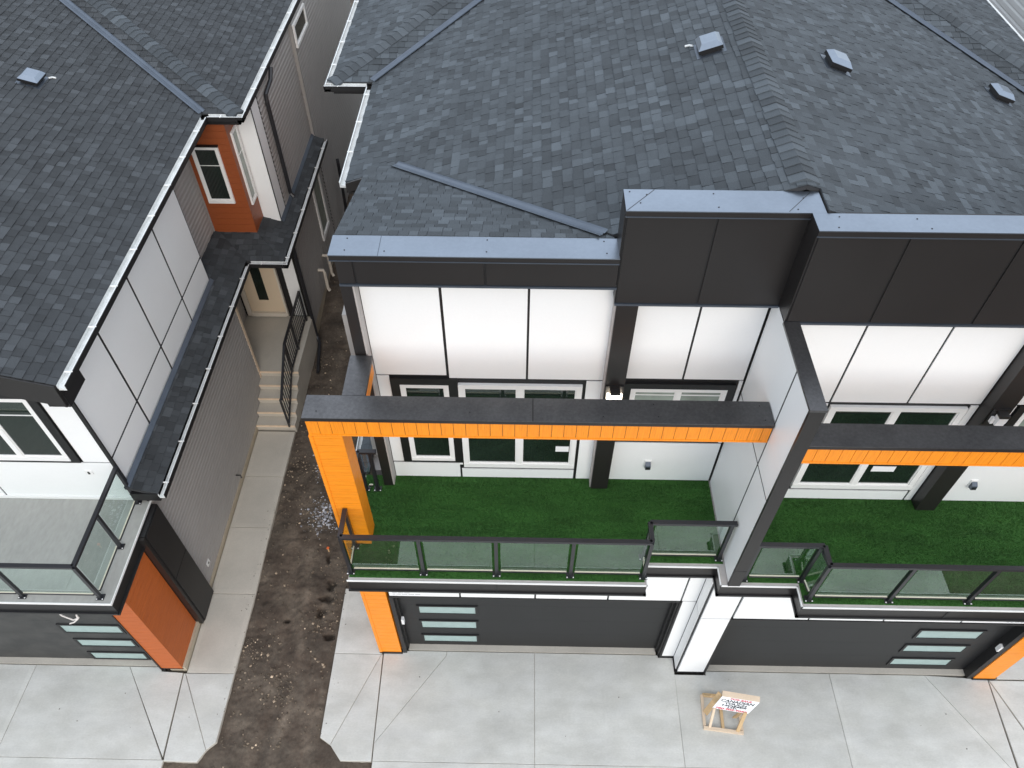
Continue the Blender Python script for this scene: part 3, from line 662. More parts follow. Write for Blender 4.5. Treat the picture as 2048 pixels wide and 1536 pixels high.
# --- upper front wall, unit with the two white bays
uw = add('front_wall', B(-2.0, 3.045, 6.885, 6.985, 4.2, 8.44), 'black', D); F = Fr('f', 6.885)
panels(uw, F, [(-1.955, -.99 - .012, 6.655, 8.43), (-.965, .075, 6.60, 8.43), (.105, 1.125, 6.60, 8.43),
               (-1.955, -1.79, 4.625, 6.63), (-1.955, -.925, 4.215, 4.585), (-.895, .86, 4.215, 4.44), (.905, 1.125, 4.215, 6.57), (-.925, -.875, 4.55, 6.57),
               (1.42, 2.185, 6.645, 8.17), (2.215, 3.015, 6.645, 8.17), (1.42, 3.015, 4.215, 5.19), (2.97, 3.02, 5.22, 6.62)])
window(uw, F, -1.655, -.985, 4.695, 6.475, [(0, 1)], trim=.125, name='window')
window(uw, F, -.855, .855, 4.535, 6.49, [(0, .5), (.5, 1)], fw=.075, name='patio_window')
window(uw, F, 1.52, 2.84, 5.34, 6.46, [(0, .5), (.5, 1)], trim=.10, g='glass_pale', bars=6.32, name='window')
stk = MB(); F.box(stk, .55, .75, 4.95, 5.08, .024, .027); add('window_sticker', stk, 'paper', uw)
col = add('column', B(1.135, 1.395, 6.69, 6.884, 4.2, 8.19), 'dark', D)
col2 = add('column', B(-2.125, -1.985, 6.69, 6.95, 4.2, 8.44), 'dark', D)
add('reveal_strip', B(-1.985, -1.965, 6.70, 6.88, 4.2, 8.43), 'edge', D); add('reveal_strip', B(1.118, 1.134, 6.72, 6.88, 4.2, 8.43), 'edge', D)
def fvent(parent, x, y, z):
    v = add('exhaust_vent', B(x - .055, x + .055, y - .02, y, z - .09, z + .09), 'vinyl', parent)
    m_ = MB(); m_.hexa([(x - .04, y - .09, z - .05), (x + .04, y - .09, z - .05), (x + .04, y - .021, z - .07), (x - .04, y - .021, z - .07)], [(x - .04, y - .08, z + .03), (x + .04, y - .08, z + .03), (x + .04, y - .021, z + .07), (x - .04, y - .021, z + .07)]); add('vent_hood', m_, 'flash', v)
    add('vent_mouth', B(x - .03, x + .03, y - .093, y - .088, z - .045, z + .0), 'black', v)
fvent(uw, 1.99, 6.871, 4.66)
def wall_lamp(x, y, z, g='lit'):
    l = add('wall_lamp', B(x - .12, x + .12, y - .02, y, z - .2, z + .12), 'dark', D)
    add('lamp_hood', B(x - .065, x + .065, y - .13, y - .021, z + .06, z + .10), 'dark', l)
    add('lamp_glass', B(x - .055, x + .055, y - .12, y - .03, z - .10, z + .059), g, l)
    for s_ in (-1, 1): add('side_glass', B(x + s_ * .085 - .018, x + s_ * .085 + .018, y - .08, y - .03, z - .10, z + .0), g, l)
wall_lamp(1.265, 6.689, 6.585)
# dark fascia band, tower and copings
band = MB().box(-2.12, 1.095, 6.69, 6.98, 8.445, 8.83); bo = add('fascia_band', band, 'black', D)
panels(bo, Fr('f', 6.69), [(-2.12, -1.93, 8.46, 8.82), (-1.905, -.435, 8.46, 8.82), (-.405, 1.09, 8.46, 8.82)], 'dark', th=.012, name='fascia_panel')
bl = MB().box(-2.12, 1.10, 6.664, 6.70, 8.425, 8.452); add('fascia_lip', bl, 'flash', bo)
tw = add('tower', B(1.10, 3.045, 6.69, 7.02, 8.195, 9.50), 'black', D)
panels(tw, Fr('f', 6.69), [(1.115, 2.055, 8.215, 9.47), (2.085, 3.04, 8.215, 9.47)], 'dark', th=.012, name='fascia_panel')
add('fascia_lip', B(1.10, 3.045, 6.664, 6.70, 8.175, 8.203), 'flash', tw)
add('side_panel', B(1.085, 1.0985, 6.70, 7.02, 8.85, 9.47), 'dark', tw)
tw2 = add('tower', B(3.05, 8.75, 6.39, 6.74, 8.215, 9.50), 'black', D)
panels(tw2, Fr('f', 6.39), [(3.065, 3.985, 8.235, 9.47), (4.015, 5.155, 8.235, 9.47), (5.185, 6.35, 8.235, 9.47), (6.38, 7.55, 8.235, 9.47), (7.58, 8.74, 8.235, 9.47)], 'dark', th=.012, name='fascia_panel')
panels(tw2, Fr('l', 3.05), [(6.39, 6.69, 8.215, 9.47)], 'dark', th=.008, name='fascia_panel')
add('fascia_lip', B(3.05, 8.75, 6.364, 6.40, 8.195, 8.222), 'flash', tw2)
def coping(parent, x0, x1, y0, y1, z, sc):
    c = add('coping', B(x0, x1, y0, y1, z - .012, z), 'coping', parent); add('coping_lip', B(x0 + .002, x1 - .002, y0 + .002, y1 - .002, z - .072, z - .0125), 'dark', parent)
    add('drip_line', B(x0, x1, y0 - .006, y0 + .012, z - .084, z - .0725), 'flash', parent)
    screws(c, sc, z); return c
coping(bo, -2.175, 1.093, 6.645, 7.006, 8.905, [(-2.0, 6.74), (-2.0, 6.95), (-1.55, 6.73), (-.4, 6.95), (-.4, 6.74), (.95, 6.74), (.93, 6.95)])
add('cap_seam', B(-1.62, -1.612, 6.65, 7.0, 8.9055, 8.907), 'flash', bo)
coping(tw, 1.088, 3.19, 6.66, 7.045, 9.545, [(1.15, 7.0), (1.25, 6.8), (1.33, 6.95), (2.05, 6.98), (2.07, 6.74), (2.9, 6.72), (3.0, 6.92)])
coping(tw2, 3.036, 8.78, 6.36, 6.658, 9.5455, [(3.25, 6.42), (3.3, 6.60), (4.1, 6.58), (4.2, 6.42), (5.2, 6.5)])
add('cap_seam', MB().bar((1.10, 6.67, 9.546), (1.42, 7.04, 9.546), .006, .003), 'dark', tw); add('cap_seam', MB().bar((2.80, 6.68, 9.546), (3.1, 7.03, 9.546), .006, .003), 'dark', tw)
# --- second unit
uw2 = add('front_wall', B(3.20, 8.7, 6.585, 6.685, 4.2, 8.21), 'black', D); F2 = Fr('f', 6.585)
panels(uw2, F2, [(3.215, 4.115, 6.57, 8.19), (4.145, 5.14, 6.57, 8.19), (5.17, 6.12, 6.57, 8.19), (3.90, 4.12, 4.55, 6.53), (3.9, 4.12, 4.215, 4.52), (4.15, 5.99, 4.215, 4.45), (6.02, 6.12, 4.215, 6.53),
                 (6.44, 7.6, 6.57, 8.19), (7.63, 8.66, 6.57, 8.19), (6.44, 8.66, 4.215, 5.20), (6.44, 6.62, 5.23, 6.54)])
window(uw2, F2, 4.16, 5.985, 4.545, 6.50, [(0, .5), (.5, 1)], fw=.08, name='patio_window')
window(uw2, F2, 6.75, 8.4, 5.33, 6.45, [(0, .5), (.5, 1)], trim=.10, g='glass_pale', bars=6.32)
stk = MB(); F2.box(stk, 5.22, 5.56, 4.99, 5.12, .024, .027); add('window_sticker', stk, 'paper', uw2)
col3 = add('column', B(6.135, 6.425, 6.39, 6.584, 4.2, 8.21), 'dark', D)
fvent(uw2, 6.86, 6.571, 4.70); wall_lamp(6.28, 6.389, 6.585, 'paper')
# --- roof
ZE, SL, XR = 7.62, 0.348, 3.05
L = Plane('x', -2.70, ZE, SL, 1); R = Plane('x', 8.80, ZE, SL, -1)
LB = Plane('x', -3.45, ZE, SL, 1); RB = Plane('x', 9.55, ZE, SL, -1)
YL, YR = 12.95, 12.65
LF = Plane('y', YL, ZE, SL, 1); RF = Plane('y', YR, ZE, SL, 1)
T = 5.75
Lp = [[(-2.70, 9.9), (-1.8, 9.9), (-1.8, YL + .9), (-2.7, YL)], [(-1.8, 9.9), (1.04, 7.05), (3.05, 7.05), (3.05, YL + T), (-1.8, YL + .9)]]
Rp = [[(3.05, 7.06), (3.21, 7.06), (3.21, YR + T - .16), (3.05, YR + T)], [(3.21, 6.68), (8.80, 6.68), (8.80, YR), (3.21, YR + T - .16)]]
LFp = [[(-3.45, YL), (-2.70, YL), (-2.70 + T, YL + T), (-3.45 + T, YL + T)]]
RFp = [[(9.55, YR), (8.80, YR), (8.80 - T, YR + T), (9.55 - T, YR + T)]]
LBp = [[(-3.45, YL), (-3.45 + T, YL + T), (-3.45 + T, 26), (-3.45, 26)]]
RBp = [[(9.55, YR), (9.55, 26), (9.55 - T, 26), (9.55 - T, YR + T)]]
CRS, CRY, CRZ = 0.3475, 9.95, 7.883          # little back-sloping roof behind the parapet; it falls towards +y
CR = Plane('y', CRY, CRZ, CRS, -1)
CRp = [[(-2.32, CRY - .05), (-1.80, 9.90), (1.04, 7.03), (1.06, 7.01), (-2.16, 7.01)]]
rd = roof_deck(None, [(L, q) for q in Lp] + [(R, q) for q in Rp] + [(LF, q) for q in LFp] + [(RF, q) for q in RFp] + [(LB, q) for q in LBp] + [(RB, q) for q in RBp] + [(CR, q) for q in CRp])
roof = add('roof', rd, 'underlay', D)
pcs = []
for k, (pl, pp) in enumerate(((L, Lp), (R, Rp), (LF, LFp), (RF, RFp), (LB, LBp), (RB, RBp), (CR, CRp))): pcs += shingle_pieces(pl, pp, 100 + k)
shingle_roof(roof, pcs)
cs, sn = L.cos, SL * L.cos
ridge_caps(roof, (XR, 7.12, L.zat(XR, 8)), (XR, 20, L.zat(XR, 8)), (-cs, 0, -sn), (cs, 0, -sn), w=.17)
def hipdir(pl, hd):      # direction in plane pl perpendicular to the hip, pointing down
    d = Vector(hd).normalized(); n = Vector(pl.pt(0, 0, 1)) - Vector(pl.pt(0, 0, 0)); s_ = d.cross(n).normalized()
    return s_ if s_.z < 0 else -s_
hd = (1, 1, SL); ridge_caps(roof, (-3.45, YL, ZE), (-3.45 + T, YL + T, LF.zat(0, YL + T)), hipdir(LB, hd), hipdir(LF, hd))
hd = (-1, 1, SL); ridge_caps(roof, (9.55, YR, ZE), (9.55 - T, YR + T, RF.zat(0, YR + T)), hipdir(RF, hd), hipdir(RB, hd))
def vdir(pl, hd): return -hipdir(pl, hd)
valley(roof, (-2.7, YL, ZE), (-2.7 + T, YL + T, LF.zat(0, YL + T)), vdir(LF, (1, 1, SL)), vdir(L, (1, 1, SL)), .06)
valley(roof, (8.8, YR, ZE), (8.8 - T, YR + T, RF.zat(0, YR + T)), vdir(R, (-1, 1, SL)), vdir(RF, (-1, 1, SL)), .06)
cx = lambda y: (CR.zat(0, y) - ZE) / SL - 2.70
a, b = Vector((cx(9.93), 9.93, CR.zat(0, 9.93))), Vector((cx(7.07), 7.07, CR.zat(0, 7.07)))
dv = (b - a); valley(roof, a, b, vdir(L, dv), vdir(CR, dv), .07)
for x, y, pl in ((2.56, 10.5, L), (4.42, 10.66, R), (7.84, 12.03, R), (8.62, 16.5, R if False else RB)): roof_vent(roof, pl, x, y)
gutter(D, [(-3.57, 22, ZE - .02), (-3.57, YL - .12, ZE - .02), (-2.82, YL - .12, ZE - .02), (-2.82, 9.93, ZE - .02)][::1], w=.115)
fb = MB(); fb.box(-3.44, -3.40, YL + .02, 22, ZE - .22, ZE - .03); fb.box(-3.44, -2.66, YL, YL + .03, ZE - .22, ZE - .03); fb.box(-2.695, -2.66, 9.92, YL, ZE - .22, ZE - .03)
fb.box(9.5, 9.56, YR, 22, ZE - .2, ZE - .03); add('eave_fascia', fb, 'black', D)
sf = MB(); sf.box(-3.43, -2.38, YL + .03, 22, ZE - .22, ZE - .19); sf.box(-2.66, -2.0, 9.93, YL, ZE - .22, ZE - .19); add('soffit', sf, 'dark', D)
rk = MB().hexa([(-2.70, 9.86, ZE - .16), (-1.9, 9.86, L.zat(-1.9, 0) - .16), (-1.9, 9.9, L.zat(-1.9, 0) - .16), (-2.7, 9.9, ZE - .16)], [(-2.70, 9.86, ZE + .004), (-1.9, 9.86, L.zat(-1.9, 0) + .004), (-1.9, 9.9, L.zat(-1.9, 0) + .004), (-2.7, 9.9, ZE + .004)]); add('rake_board', rk, 'dark', D)
add('eave_trim', B(9.56, 9.60, YR, 22, ZE - .12, ZE + .02), 'gutter', D)
bay = add('side_bay', B(-2.95, -2.38, YL + .25, 16, 4.6, ZE - .22), 'rust', D)
# skirt roof along its left side
SK = Plane('x', -2.62, 4.12, .34, 1); skp = [[(-2.62, 6.95), (-2.40, 6.95), (-2.40, 8.4), (-2.62, 8.4)]]
sk = add('skirt_roof', roof_deck(None, [(SK, q) for q in skp]), 'underlay', D)
sm_ = MB()
for pc in shingle_pieces(SK, skp, 301): piece_mesh(sm_, pc)
add('shingle_strip', sm_, 'shingle', sk); gutter(D, [(-2.72, 8.4, 4.11), (-2.72, 6.95, 4.11)], w=.1)

# turf mats
def turf(poly_boxes, label):
    t_ = empty('artificial_turf', (poly_boxes[0][0], poly_boxes[0][2], 4.196), label, 'turf', 'artificial turf mats on the balconies')
    mb = MB()
    for (x0, x1, y0, y1) in poly_boxes: mb.box(x0, x1, y0, y1, 4.1965, 4.205)
    add('backing', mb, 'turf', t_)
    V, Fc = [], []; n = 0
    for (x0, x1, y0, y1) in poly_boxes:
        k = int((x1 - x0) * (y1 - y0) * 8000); px = rng.uniform(x0, x1, k); py = rng.uniform(y0, y1, k); a = rng.uniform(0, 6.28, k); h = rng.uniform(.010, .026, k); wd = .0045
        lx, ly = rng.normal(0, .008, k), rng.normal(-.004, .008, k); z = 4.204
        p0 = np.stack([px - np.cos(a) * wd, py - np.sin(a) * wd, np.full(k, z)], 1); p1 = np.stack([px + np.cos(a) * wd, py + np.sin(a) * wd, np.full(k, z)], 1); p2 = np.stack([px + lx, py + ly, z + h], 1)
        V.append(np.stack([p0, p1, p2], 1).reshape(-1, 3)); n += k
    v = np.concatenate(V).astype(np.float32) - np.array(t_.location, np.float32); me = bpy.data.meshes.new('turf_blades')
    me.vertices.add(len(v)); me.vertices.foreach_set('co', v.ravel()); me.loops.add(len(v)); me.loops.foreach_set('vertex_index', np.arange(len(v), dtype=np.int32))
    me.polygons.add(n); me.polygons.foreach_set('loop_start', np.arange(n, dtype=np.int32) * 3); me.polygons.foreach_set('loop_total', np.full(n, 3, np.int32)); me.update(calc_edges=True); me.materials.append(MT['turf'])
    o = bpy.data.objects.new('turf_blades', me); C.objects.link(o); o.parent = t_; o['kind'] = 'stuff'
turf([(-2.44, 1.84, 5.105, 5.42), (-2.44, 3.02, 5.42, 6.88)], 'green artificial turf mat under the whole orange beam, left of the white party wall')
turf([(3.205, 4.06, 5.13, 6.58), (4.06, 8.66, 4.82, 6.58)], 'green artificial turf mat right of the white party wall, cut off by the photo edge')

# ================================================================= LEFT HOUSE
H = empty('house', (-8.5, 9.0, 0), 'house at left with charcoal roof, white and grey sides and rust brown wood look panels', 'house')
ZD = 3.37
hb = MB(); hb.box(-14, -6.23, 6.9, 12.05, -.2, 3.55); hb.box(-14, -6.98, 12.05, 13.95, -.2, 3.75); hb.box(-14, -5.38, 13.95, 24, -.2, 3.62); hb.box(-14, -6.25, 5.6, 6.9, -.2, 3.1)
hb.box(-14, -6.46, 6.95, 11.86, 3.3, 6.62); hb.box(-14, -6.74, 11.86, 13.4, 3.3, 6.62); hb.box(-14, -5.82, 13.4, 13.95, 3.6, 6.62); hb.box(-14, -5.46, 13.95, 24, 3.6, 6.62); hb.box(-14, -5.38, 17.5, 24, 3.6, 6.62)
add('house_body', hb, 'black', H)
# roof
HS, HZ = 0.30, 6.80; HA = Plane('x', -6.10, HZ, HS, -1); HBk = Plane('x', -5.42, HZ, HS, -1); YH = 13.25; HFS = .38; HF = Plane('y', YH, HZ, HFS, 1); kx = HFS / HS; TT = 6.0
HAp = [[(-14, 6.46), (-6.10, 6.46), (-6.10, YH), (-6.10 - TT * kx, YH + TT), (-14, YH + TT)]]
HFp = [[(-6.10, YH), (-5.42, YH), (-5.42 - TT * kx, YH + TT), (-6.10 - TT * kx, YH + TT)]]
HBp = [[(-5.42, YH), (-5.42, 26), (-5.42 - TT * kx, 26), (-5.42 - TT * kx, YH + TT)]]
hroof = add('roof', roof_deck(None, [(HA, q) for q in HAp] + [(HF, q) for q in HFp] + [(HBk, q) for q in HBp]), 'underlay', H)
hp = shingle_pieces(HA, HAp, 201) + shingle_pieces(HF, HFp, 202) + shingle_pieces(HBk, HBp, 203)
shingle_roof(hroof, hp, m='shingle_dark')
hd = (-kx, 1, HFS); ridge_caps(hroof, (-5.42, YH, HZ), (-5.42 - TT * kx, YH + TT, HF.zat(0, YH + TT)), hipdir(HF, hd), hipdir(HBk, hd), w=.15)
valley(hroof, (-6.10, YH, HZ), (-6.10 - TT * kx, YH + TT, HF.zat(0, YH + TT)), vdir(HA, hd), vdir(HF, hd), .07)
roof_vent(hroof, HA, -8.80, 12.9)
gutter(H, [(-5.98, 6.46, HZ), (-5.98, YH - .12, HZ), (-5.30, YH - .12, HZ), (-5.30, 24, HZ)], w=.115, hang=.85)
ef = MB(); ef.box(-6.14, -6.10, 6.47, YH, HZ - .20, HZ - .02); ef.box(-6.10, -5.42, YH, YH + .03, HZ - .22, HZ - .02); ef.box(-5.45, -5.42, YH, 24, HZ - .22, HZ - .02)
ef.box(-6.45, -6.14, 6.9, YH + .1, HZ - .20, HZ - .17); ef.box(-6.45, -5.45, YH + .03, 24, HZ - .22, HZ - .19); add('eave_fascia', ef, 'black', H)
# front gable fascia following the roof slope, with its boxed return at the corner
gf = MB(); zr = HA.zat(-14, 0)
gf.hexa([(-14, 6.43, zr - .42), (-6.12, 6.43, HZ - .42), (-6.12, 6.47, HZ - .42), (-14, 6.47, zr - .42)], [(-14, 6.43, zr + .0), (-6.12, 6.43, HZ + .0), (-6.12, 6.47, HZ + .0), (-14, 6.47, zr + .0)])
gfo = add('gable_fascia', gf, 'dark', H); add('fascia_return', B(-6.40, -6.10, 6.472, 6.97, HZ - .46, HZ - .21), 'black', H)
sf = MB().hexa([(-14, 6.475, zr - .44), (-6.42, 6.475, HZ - .44 + .09), (-6.42, 6.9, HZ - .44 + .09), (-14, 6.9, zr - .44)], [(-14, 6.475, zr - .40), (-6.42, 6.475, HZ - .40 + .09), (-6.42, 6.9, HZ - .40 + .09), (-14, 6.9, zr - .40)]); add('soffit', sf, 'dark', H)
# upper walls
FH = Fr('f', 6.90); hw = add('front_wall', B(-14, -6.46, 6.90, 6.949, ZD - .05, 6.55), 'black', H)
panels(hw, FH, [(-6.90, -6.475, 4.435, 6.5), (-8.62, -6.475, ZD + .06, 4.405), (-11, -8.65, ZD + .06, 4.405), (-11, -8.65, 4.435, 6.6)])
panels(hw, FH, [(-8.62, -6.92, 6.18, 6.60)])
window(hw, FH, -8.55, -7.06, 4.50, 6.02, [(0, .5), (.5, 1)], trim=.13, bars=5.62, fw=.07)
add('outlet', B(-6.99, -6.87, 6.87, 6.885, 4.10, 4.20), 'vinyl', hw); add('outlet_socket', B(-6.945, -6.915, 6.862, 6.871, 4.12, 4.18), 'black', hw)
FS = Fr('r', -6.455); hs = add('side_wall', B(-6.50, -6.455, 6.90, 11.87, ZD, 6.62), 'black', H)
panels(hs, FS, [(6.90, 8.085, 4.50, 6.6), (8.14, 9.355, 4.50, 6.6), (9.41, 10.625, 4.50, 6.6), (10.68, 11.84, 4.50, 6.6), (6.90, 8.085, ZD, 4.45), (8.14, 9.355, 3.75, 4.45), (9.41, 10.625, 3.75, 4.45), (10.68, 11.84, 3.75, 4.45)], th=.006)
lap_siding(hs, Fr('r', -6.735), 11.87, 13.345, 3.9, 6.6); add('siding_trim', Fr('r', -6.735).box(MB(), 13.31, 13.345, 3.9, 6.6, .021, .032), 'siding', hs)
cb = MB().box(-6.47, -6.405, 6.872, 6.899, ZD, 6.5); add('corner_trim', cb, 'black', hs)
# rust coloured box bay
rb = add('rust_bay', B(-6.73, -5.80, 13.36, 13.94, 3.7, 6.62), 'rust_bay', H)
k = 3.7
while k < 6.6:
    add('plank', B(-6.733, -5.79, 13.345, 13.94, k + .002, min(k + .147, 6.6)), 'rust_bay', rb); k += .149
window(rb, Fr('f', 13.345), -6.60, -6.045, 4.72, 6.06, [(0, 1)], fw=.058, bars=5.62, base=.004); add('head_trim', B(-6.62, -6.03, 13.28, 13.345, 6.062, 6.09), 'black', rb)
window(rb, Fr('r', -5.79), 13.50, 13.86, 4.55, 6.25, [(0, 1)], fw=.045, g='glass_pale', bars=5.7, base=.002)
# white front return and rear upper wall
rw = add('rear_wall', B(-5.80, -5.41, 13.93, 13.96, 3.62, 6.62), 'black', H)
panels(rw, Fr('f', 13.93), [(-5.785, -5.42, 3.70, 6.6)])
FR = Fr('r', -5.43); add('corner_panel', FR.box(MB(), 13.94, 14.38, 3.75, 6.6, -.02, .014), 'white', rw)
lap_siding(rw, FR, 14.42, 17.48, 3.7, 6.6); lap_siding(rw, Fr('r', -5.36), 17.5, 24, -.1, 6.6); add('siding_trim', B(-5.46, -5.34, 17.48, 17.52, 3.7, 6.6), 'siding', rw)
window(rw, Fr('r', -5.34), 17.55, 18.75, 6.02, 6.55, [(0, 1)], fw=.06)
ds = MB().tube([(-5.28, 15.3, 6.70), (-5.30, 15.15, 6.5), (-5.36, 14.82, 6.35), (-5.36, 14.80, 6.2), (-5.36, 14.80, 3.95), (-5.30, 14.78, 3.86)], .045, 8); add('downspout', ds, 'rail', H)
# skirt roof
KZ, KS = 3.70, .34; KA = Plane('x', -5.93, KZ, KS, -1); KB = Plane('x', -5.12, KZ, KS, -1); YK = 12.67; KF = Plane('y', YK, KZ, KS, 1)
KAp = [[(-6.44, 6.78), (-5.93, 6.78), (-5.93, YK), (-6.44, YK + .51)], [(-6.76, 11.86), (-6.44, 11.86), (-6.44, YK + .51), (-6.76, YK + .83)]]
KFp = [[(-5.93, YK), (-5.12, YK), (-6.40, YK + 1.28), (-6.76, YK + 1.28), (-6.76, YK + .83)]]
KBp = [[(-5.12, YK), (-5.12, 17.48), (-5.44, 17.48), (-5.44, 14.0), (-6.4, 14.0), (-6.40, YK + 1.28)]]
KBp = [[(-5.12, YK), (-5.12, 17.48), (-5.44, 17.48), (-5.44, YK + .32)], [(-5.44, YK + .32), (-5.44, 13.95), (-6.40, 13.95)]]
sk = add('skirt_roof', roof_deck(None, [(KA, q) for q in KAp] + [(KF, q) for q in KFp] + [(KB, q) for q in KBp]), 'underlay', H)
sp_ = shingle_pieces(KA, KAp, 211) + shingle_pieces(KF, KFp, 212) + shingle_pieces(KB, KBp, 213)
sm_ = MB()
for pc in sorted(sp_, key=area_px, reverse=True)[:300]:
    mb = MB(); piece_mesh(mb, pc); add('shingle', mb, 'shingle_dark', sk)
for pc in sorted(sp_, key=area_px, reverse=True)[300:]: piece_mesh(sm_, pc)
if sm_.f: add('shingle_field', sm_, 'shingle_dark', sk, kind='stuff')
fl_ = MB(); fl_.hexa([(-6.42, 6.8, KA.zat(-6.42, 0) + .01), (-6.35, 6.8, KA.zat(-6.35, 0) + .01), (-6.35, 11.85, KA.zat(-6.35, 0) + .01), (-6.42, 11.86, KA.zat(-6.42, 0) + .01)], [(-6.42, 6.8, KA.zat(-6.42, 0) + .06), (-6.35, 6.8, KA.zat(-6.35, 0) + .028), (-6.35, 11.85, KA.zat(-6.35, 0) + .028), (-6.42, 11.86, KA.zat(-6.42, 0) + .06)])
add('wall_flashing', fl_, 'flash', sk)
fl_ = MB(); fl_.hexa([(-5.415, 13.92, KB.zat(-5.415, 0) + .01), (-5.35, 13.92, KB.zat(-5.35, 0) + .01), (-5.35, 17.48, KB.zat(-5.35, 0) + .01), (-5.415, 17.48, KB.zat(-5.415, 0) + .01)], [(-5.415, 13.92, KB.zat(-5.415, 0) + .06), (-5.35, 13.92, KB.zat(-5.35, 0) + .028), (-5.35, 17.48, KB.zat(-5.35, 0) + .028), (-5.415, 17.48, KB.zat(-5.415, 0) + .06)])
add('wall_flashing', fl_, 'flash', sk)
gutter(H, [(-5.83, 6.76, KZ), (-5.83, YK - .11, KZ), (-5.02, YK - .11, KZ), (-5.02, 17.45, KZ)], w=.10, hang=.85)
kf = MB(); kf.box(-6.40, -5.94, 6.76, 6.80, 3.52, 3.71); kf.box(-6.44, -5.93, 6.80, YK, 3.52, 3.55); kf.box(-5.96, -5.93, 6.8, YK, 3.55, 3.69); kf.box(-5.93, -5.12, YK + .01, YK + .03, 3.54, 3.69); kf.box(-6.95, -5.12, YK + .03, 17.4, 3.52, 3.55); kf.box(-5.15, -5.12, YK + .03, 17.4, 3.55, 3.69); add('eave_fascia', kf, 'black', sk)
# lower side wall with lap siding
lw = add('lower_wall', B(-6.26, -6.222, 6.84, 12.04, .12, 3.52), 'black', H)
lap_siding(lw, Fr('r', -6.222), 6.85, 11.98, .14, 3.52); add('corner_trim', B(-6.27, -6.19, 11.98, 12.06, .12, 3.52), 'lumber_pale', lw)
add('foundation', B(-6.5, -6.19, 5.25, 12.0, -.15, .135), 'found', H)
add('outlet', B(-6.206, -6.188, 7.16, 7.28, .42, .54), 'vinyl', lw); add('outlet_socket', B(-6.187, -6.180, 7.20, 7.24, .46, .50), 'black', lw)
add('hose_tap', MB().tube([(-6.2, 9.36, .42), (-6.10, 9.36, .42), (-6.08, 9.33, .36)], .018, 6), 'black', lw)
add('wall_vent', B(-6.205, -6.17, 8.62, 8.72, 3.15, 3.25), 'vinyl', lw)
# garage corner: rust post, black pilaster
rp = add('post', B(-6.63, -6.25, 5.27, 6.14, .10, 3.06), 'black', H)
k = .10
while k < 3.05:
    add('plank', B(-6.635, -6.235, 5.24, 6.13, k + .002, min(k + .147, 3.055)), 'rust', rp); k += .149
add('post_trim', B(-6.66, -6.634, 5.225, 5.50, .0, 2.40), 'black', rp); add('post_foot', B(-6.64, -6.23, 5.235, 6.13, .075, .099), 'black', rp)
pil = add('pilaster', B(-6.30, -6.115, 6.20, 6.835, .03, 3.30), 'black', H)
add('pilaster_panel', B(-6.114, -6.10, 6.22, 6.82, .05, 1.78), 'black', pil); add('pilaster_panel', B(-6.114, -6.10, 6.22, 6.82, 1.80, 3.28), 'black', pil); add('pilaster_return', B(-6.23, -6.12, 6.14, 6.198, .05, 3.28), 'dark', pil)
# garage front
hg = add('garage_wall', B(-14, -6.66, 5.30, 5.6, 2.33, 3.06), 'black', H)
panels(hg, Fr('f', 5.30), [(-7.86, -6.665, 2.36, 3.05), (-9.1, -7.89, 2.36, 3.05), (-10.3, -9.13, 2.36, 3.05)], th=.03)
garage_door(H, -11.5, -6.68, 5.44, .014, 2.30, [(-7.98, -6.96, 1.28, 1.56), (-7.95, -6.96, .68, .94), (-7.95, -6.96, .08, .34)], 'gdoor_old')
add('door_sill', B(-14, -6.66, 5.31, 5.6, -.1, .012), 'concrete_old', H); add('door_jamb', B(-11.5, -6.66, 5.31, 5.43, 2.27, 2.329), 'black', H); add('door_jamb', B(-6.675, -6.64, 5.30, 5.5, 0.0, 2.33), 'black', H)
notice(hg, -7.05, -6.70, 5.27, 2.38, 2.50)
add('tied_cord', MB().tube([(-7.75, 5.40, 2.30), (-7.70, 5.38, 2.05), (-7.55, 5.36, 1.93), (-7.42, 5.36, 2.02), (-7.40, 5.37, 2.2), (-7.45, 5.36, 1.98), (-7.56, 5.35, 1.86), (-7.66, 5.35, 1.80)], .014, 6), 'cord', H)
# deck
hd_poly = [(-14, 5.0), (-6.205, 5.0), (-6.205, 6.86), (-14, 6.86)]
hdk = add('balcony_deck', MB().prism(hd_poly, 3.06, 3.33), 'black', H)
add('deck_membrane', MB().prism([(-14, 5.009), (-6.213, 5.009), (-6.213, 6.90), (-14, 6.90)], 3.331, 3.37), 'membrane', hdk)
de = MB(); de.box(-14, -6.197, 4.993, 5.008, 3.335, 3.378); de.box(-6.212, -6.197, 5.008, 6.87, 3.335, 3.378); add('drip_edge', de, 'vinyl', hdk)
db = MB(); db.box(-14, -6.19, 4.97, 5.0, 3.04, 3.08); db.box(-6.205, -6.175, 4.97, 6.2, 3.04, 3.08); add('fascia_lip', db, 'black', hdk)
add('base_trim', B(-14, -6.40, 6.858, 6.885, 3.371, 3.43), 'vinyl', hdk)
railing(H, [(-13, 5.11), (-6.40, 5.11), (-6.40, 6.86)], [(-10.0, 5.11), (-8.80, 5.11), (-7.60, 5.11), (-6.40, 5.11), (-6.40, 5.98), (-6.40, 6.82)], 4.36, 3.371)
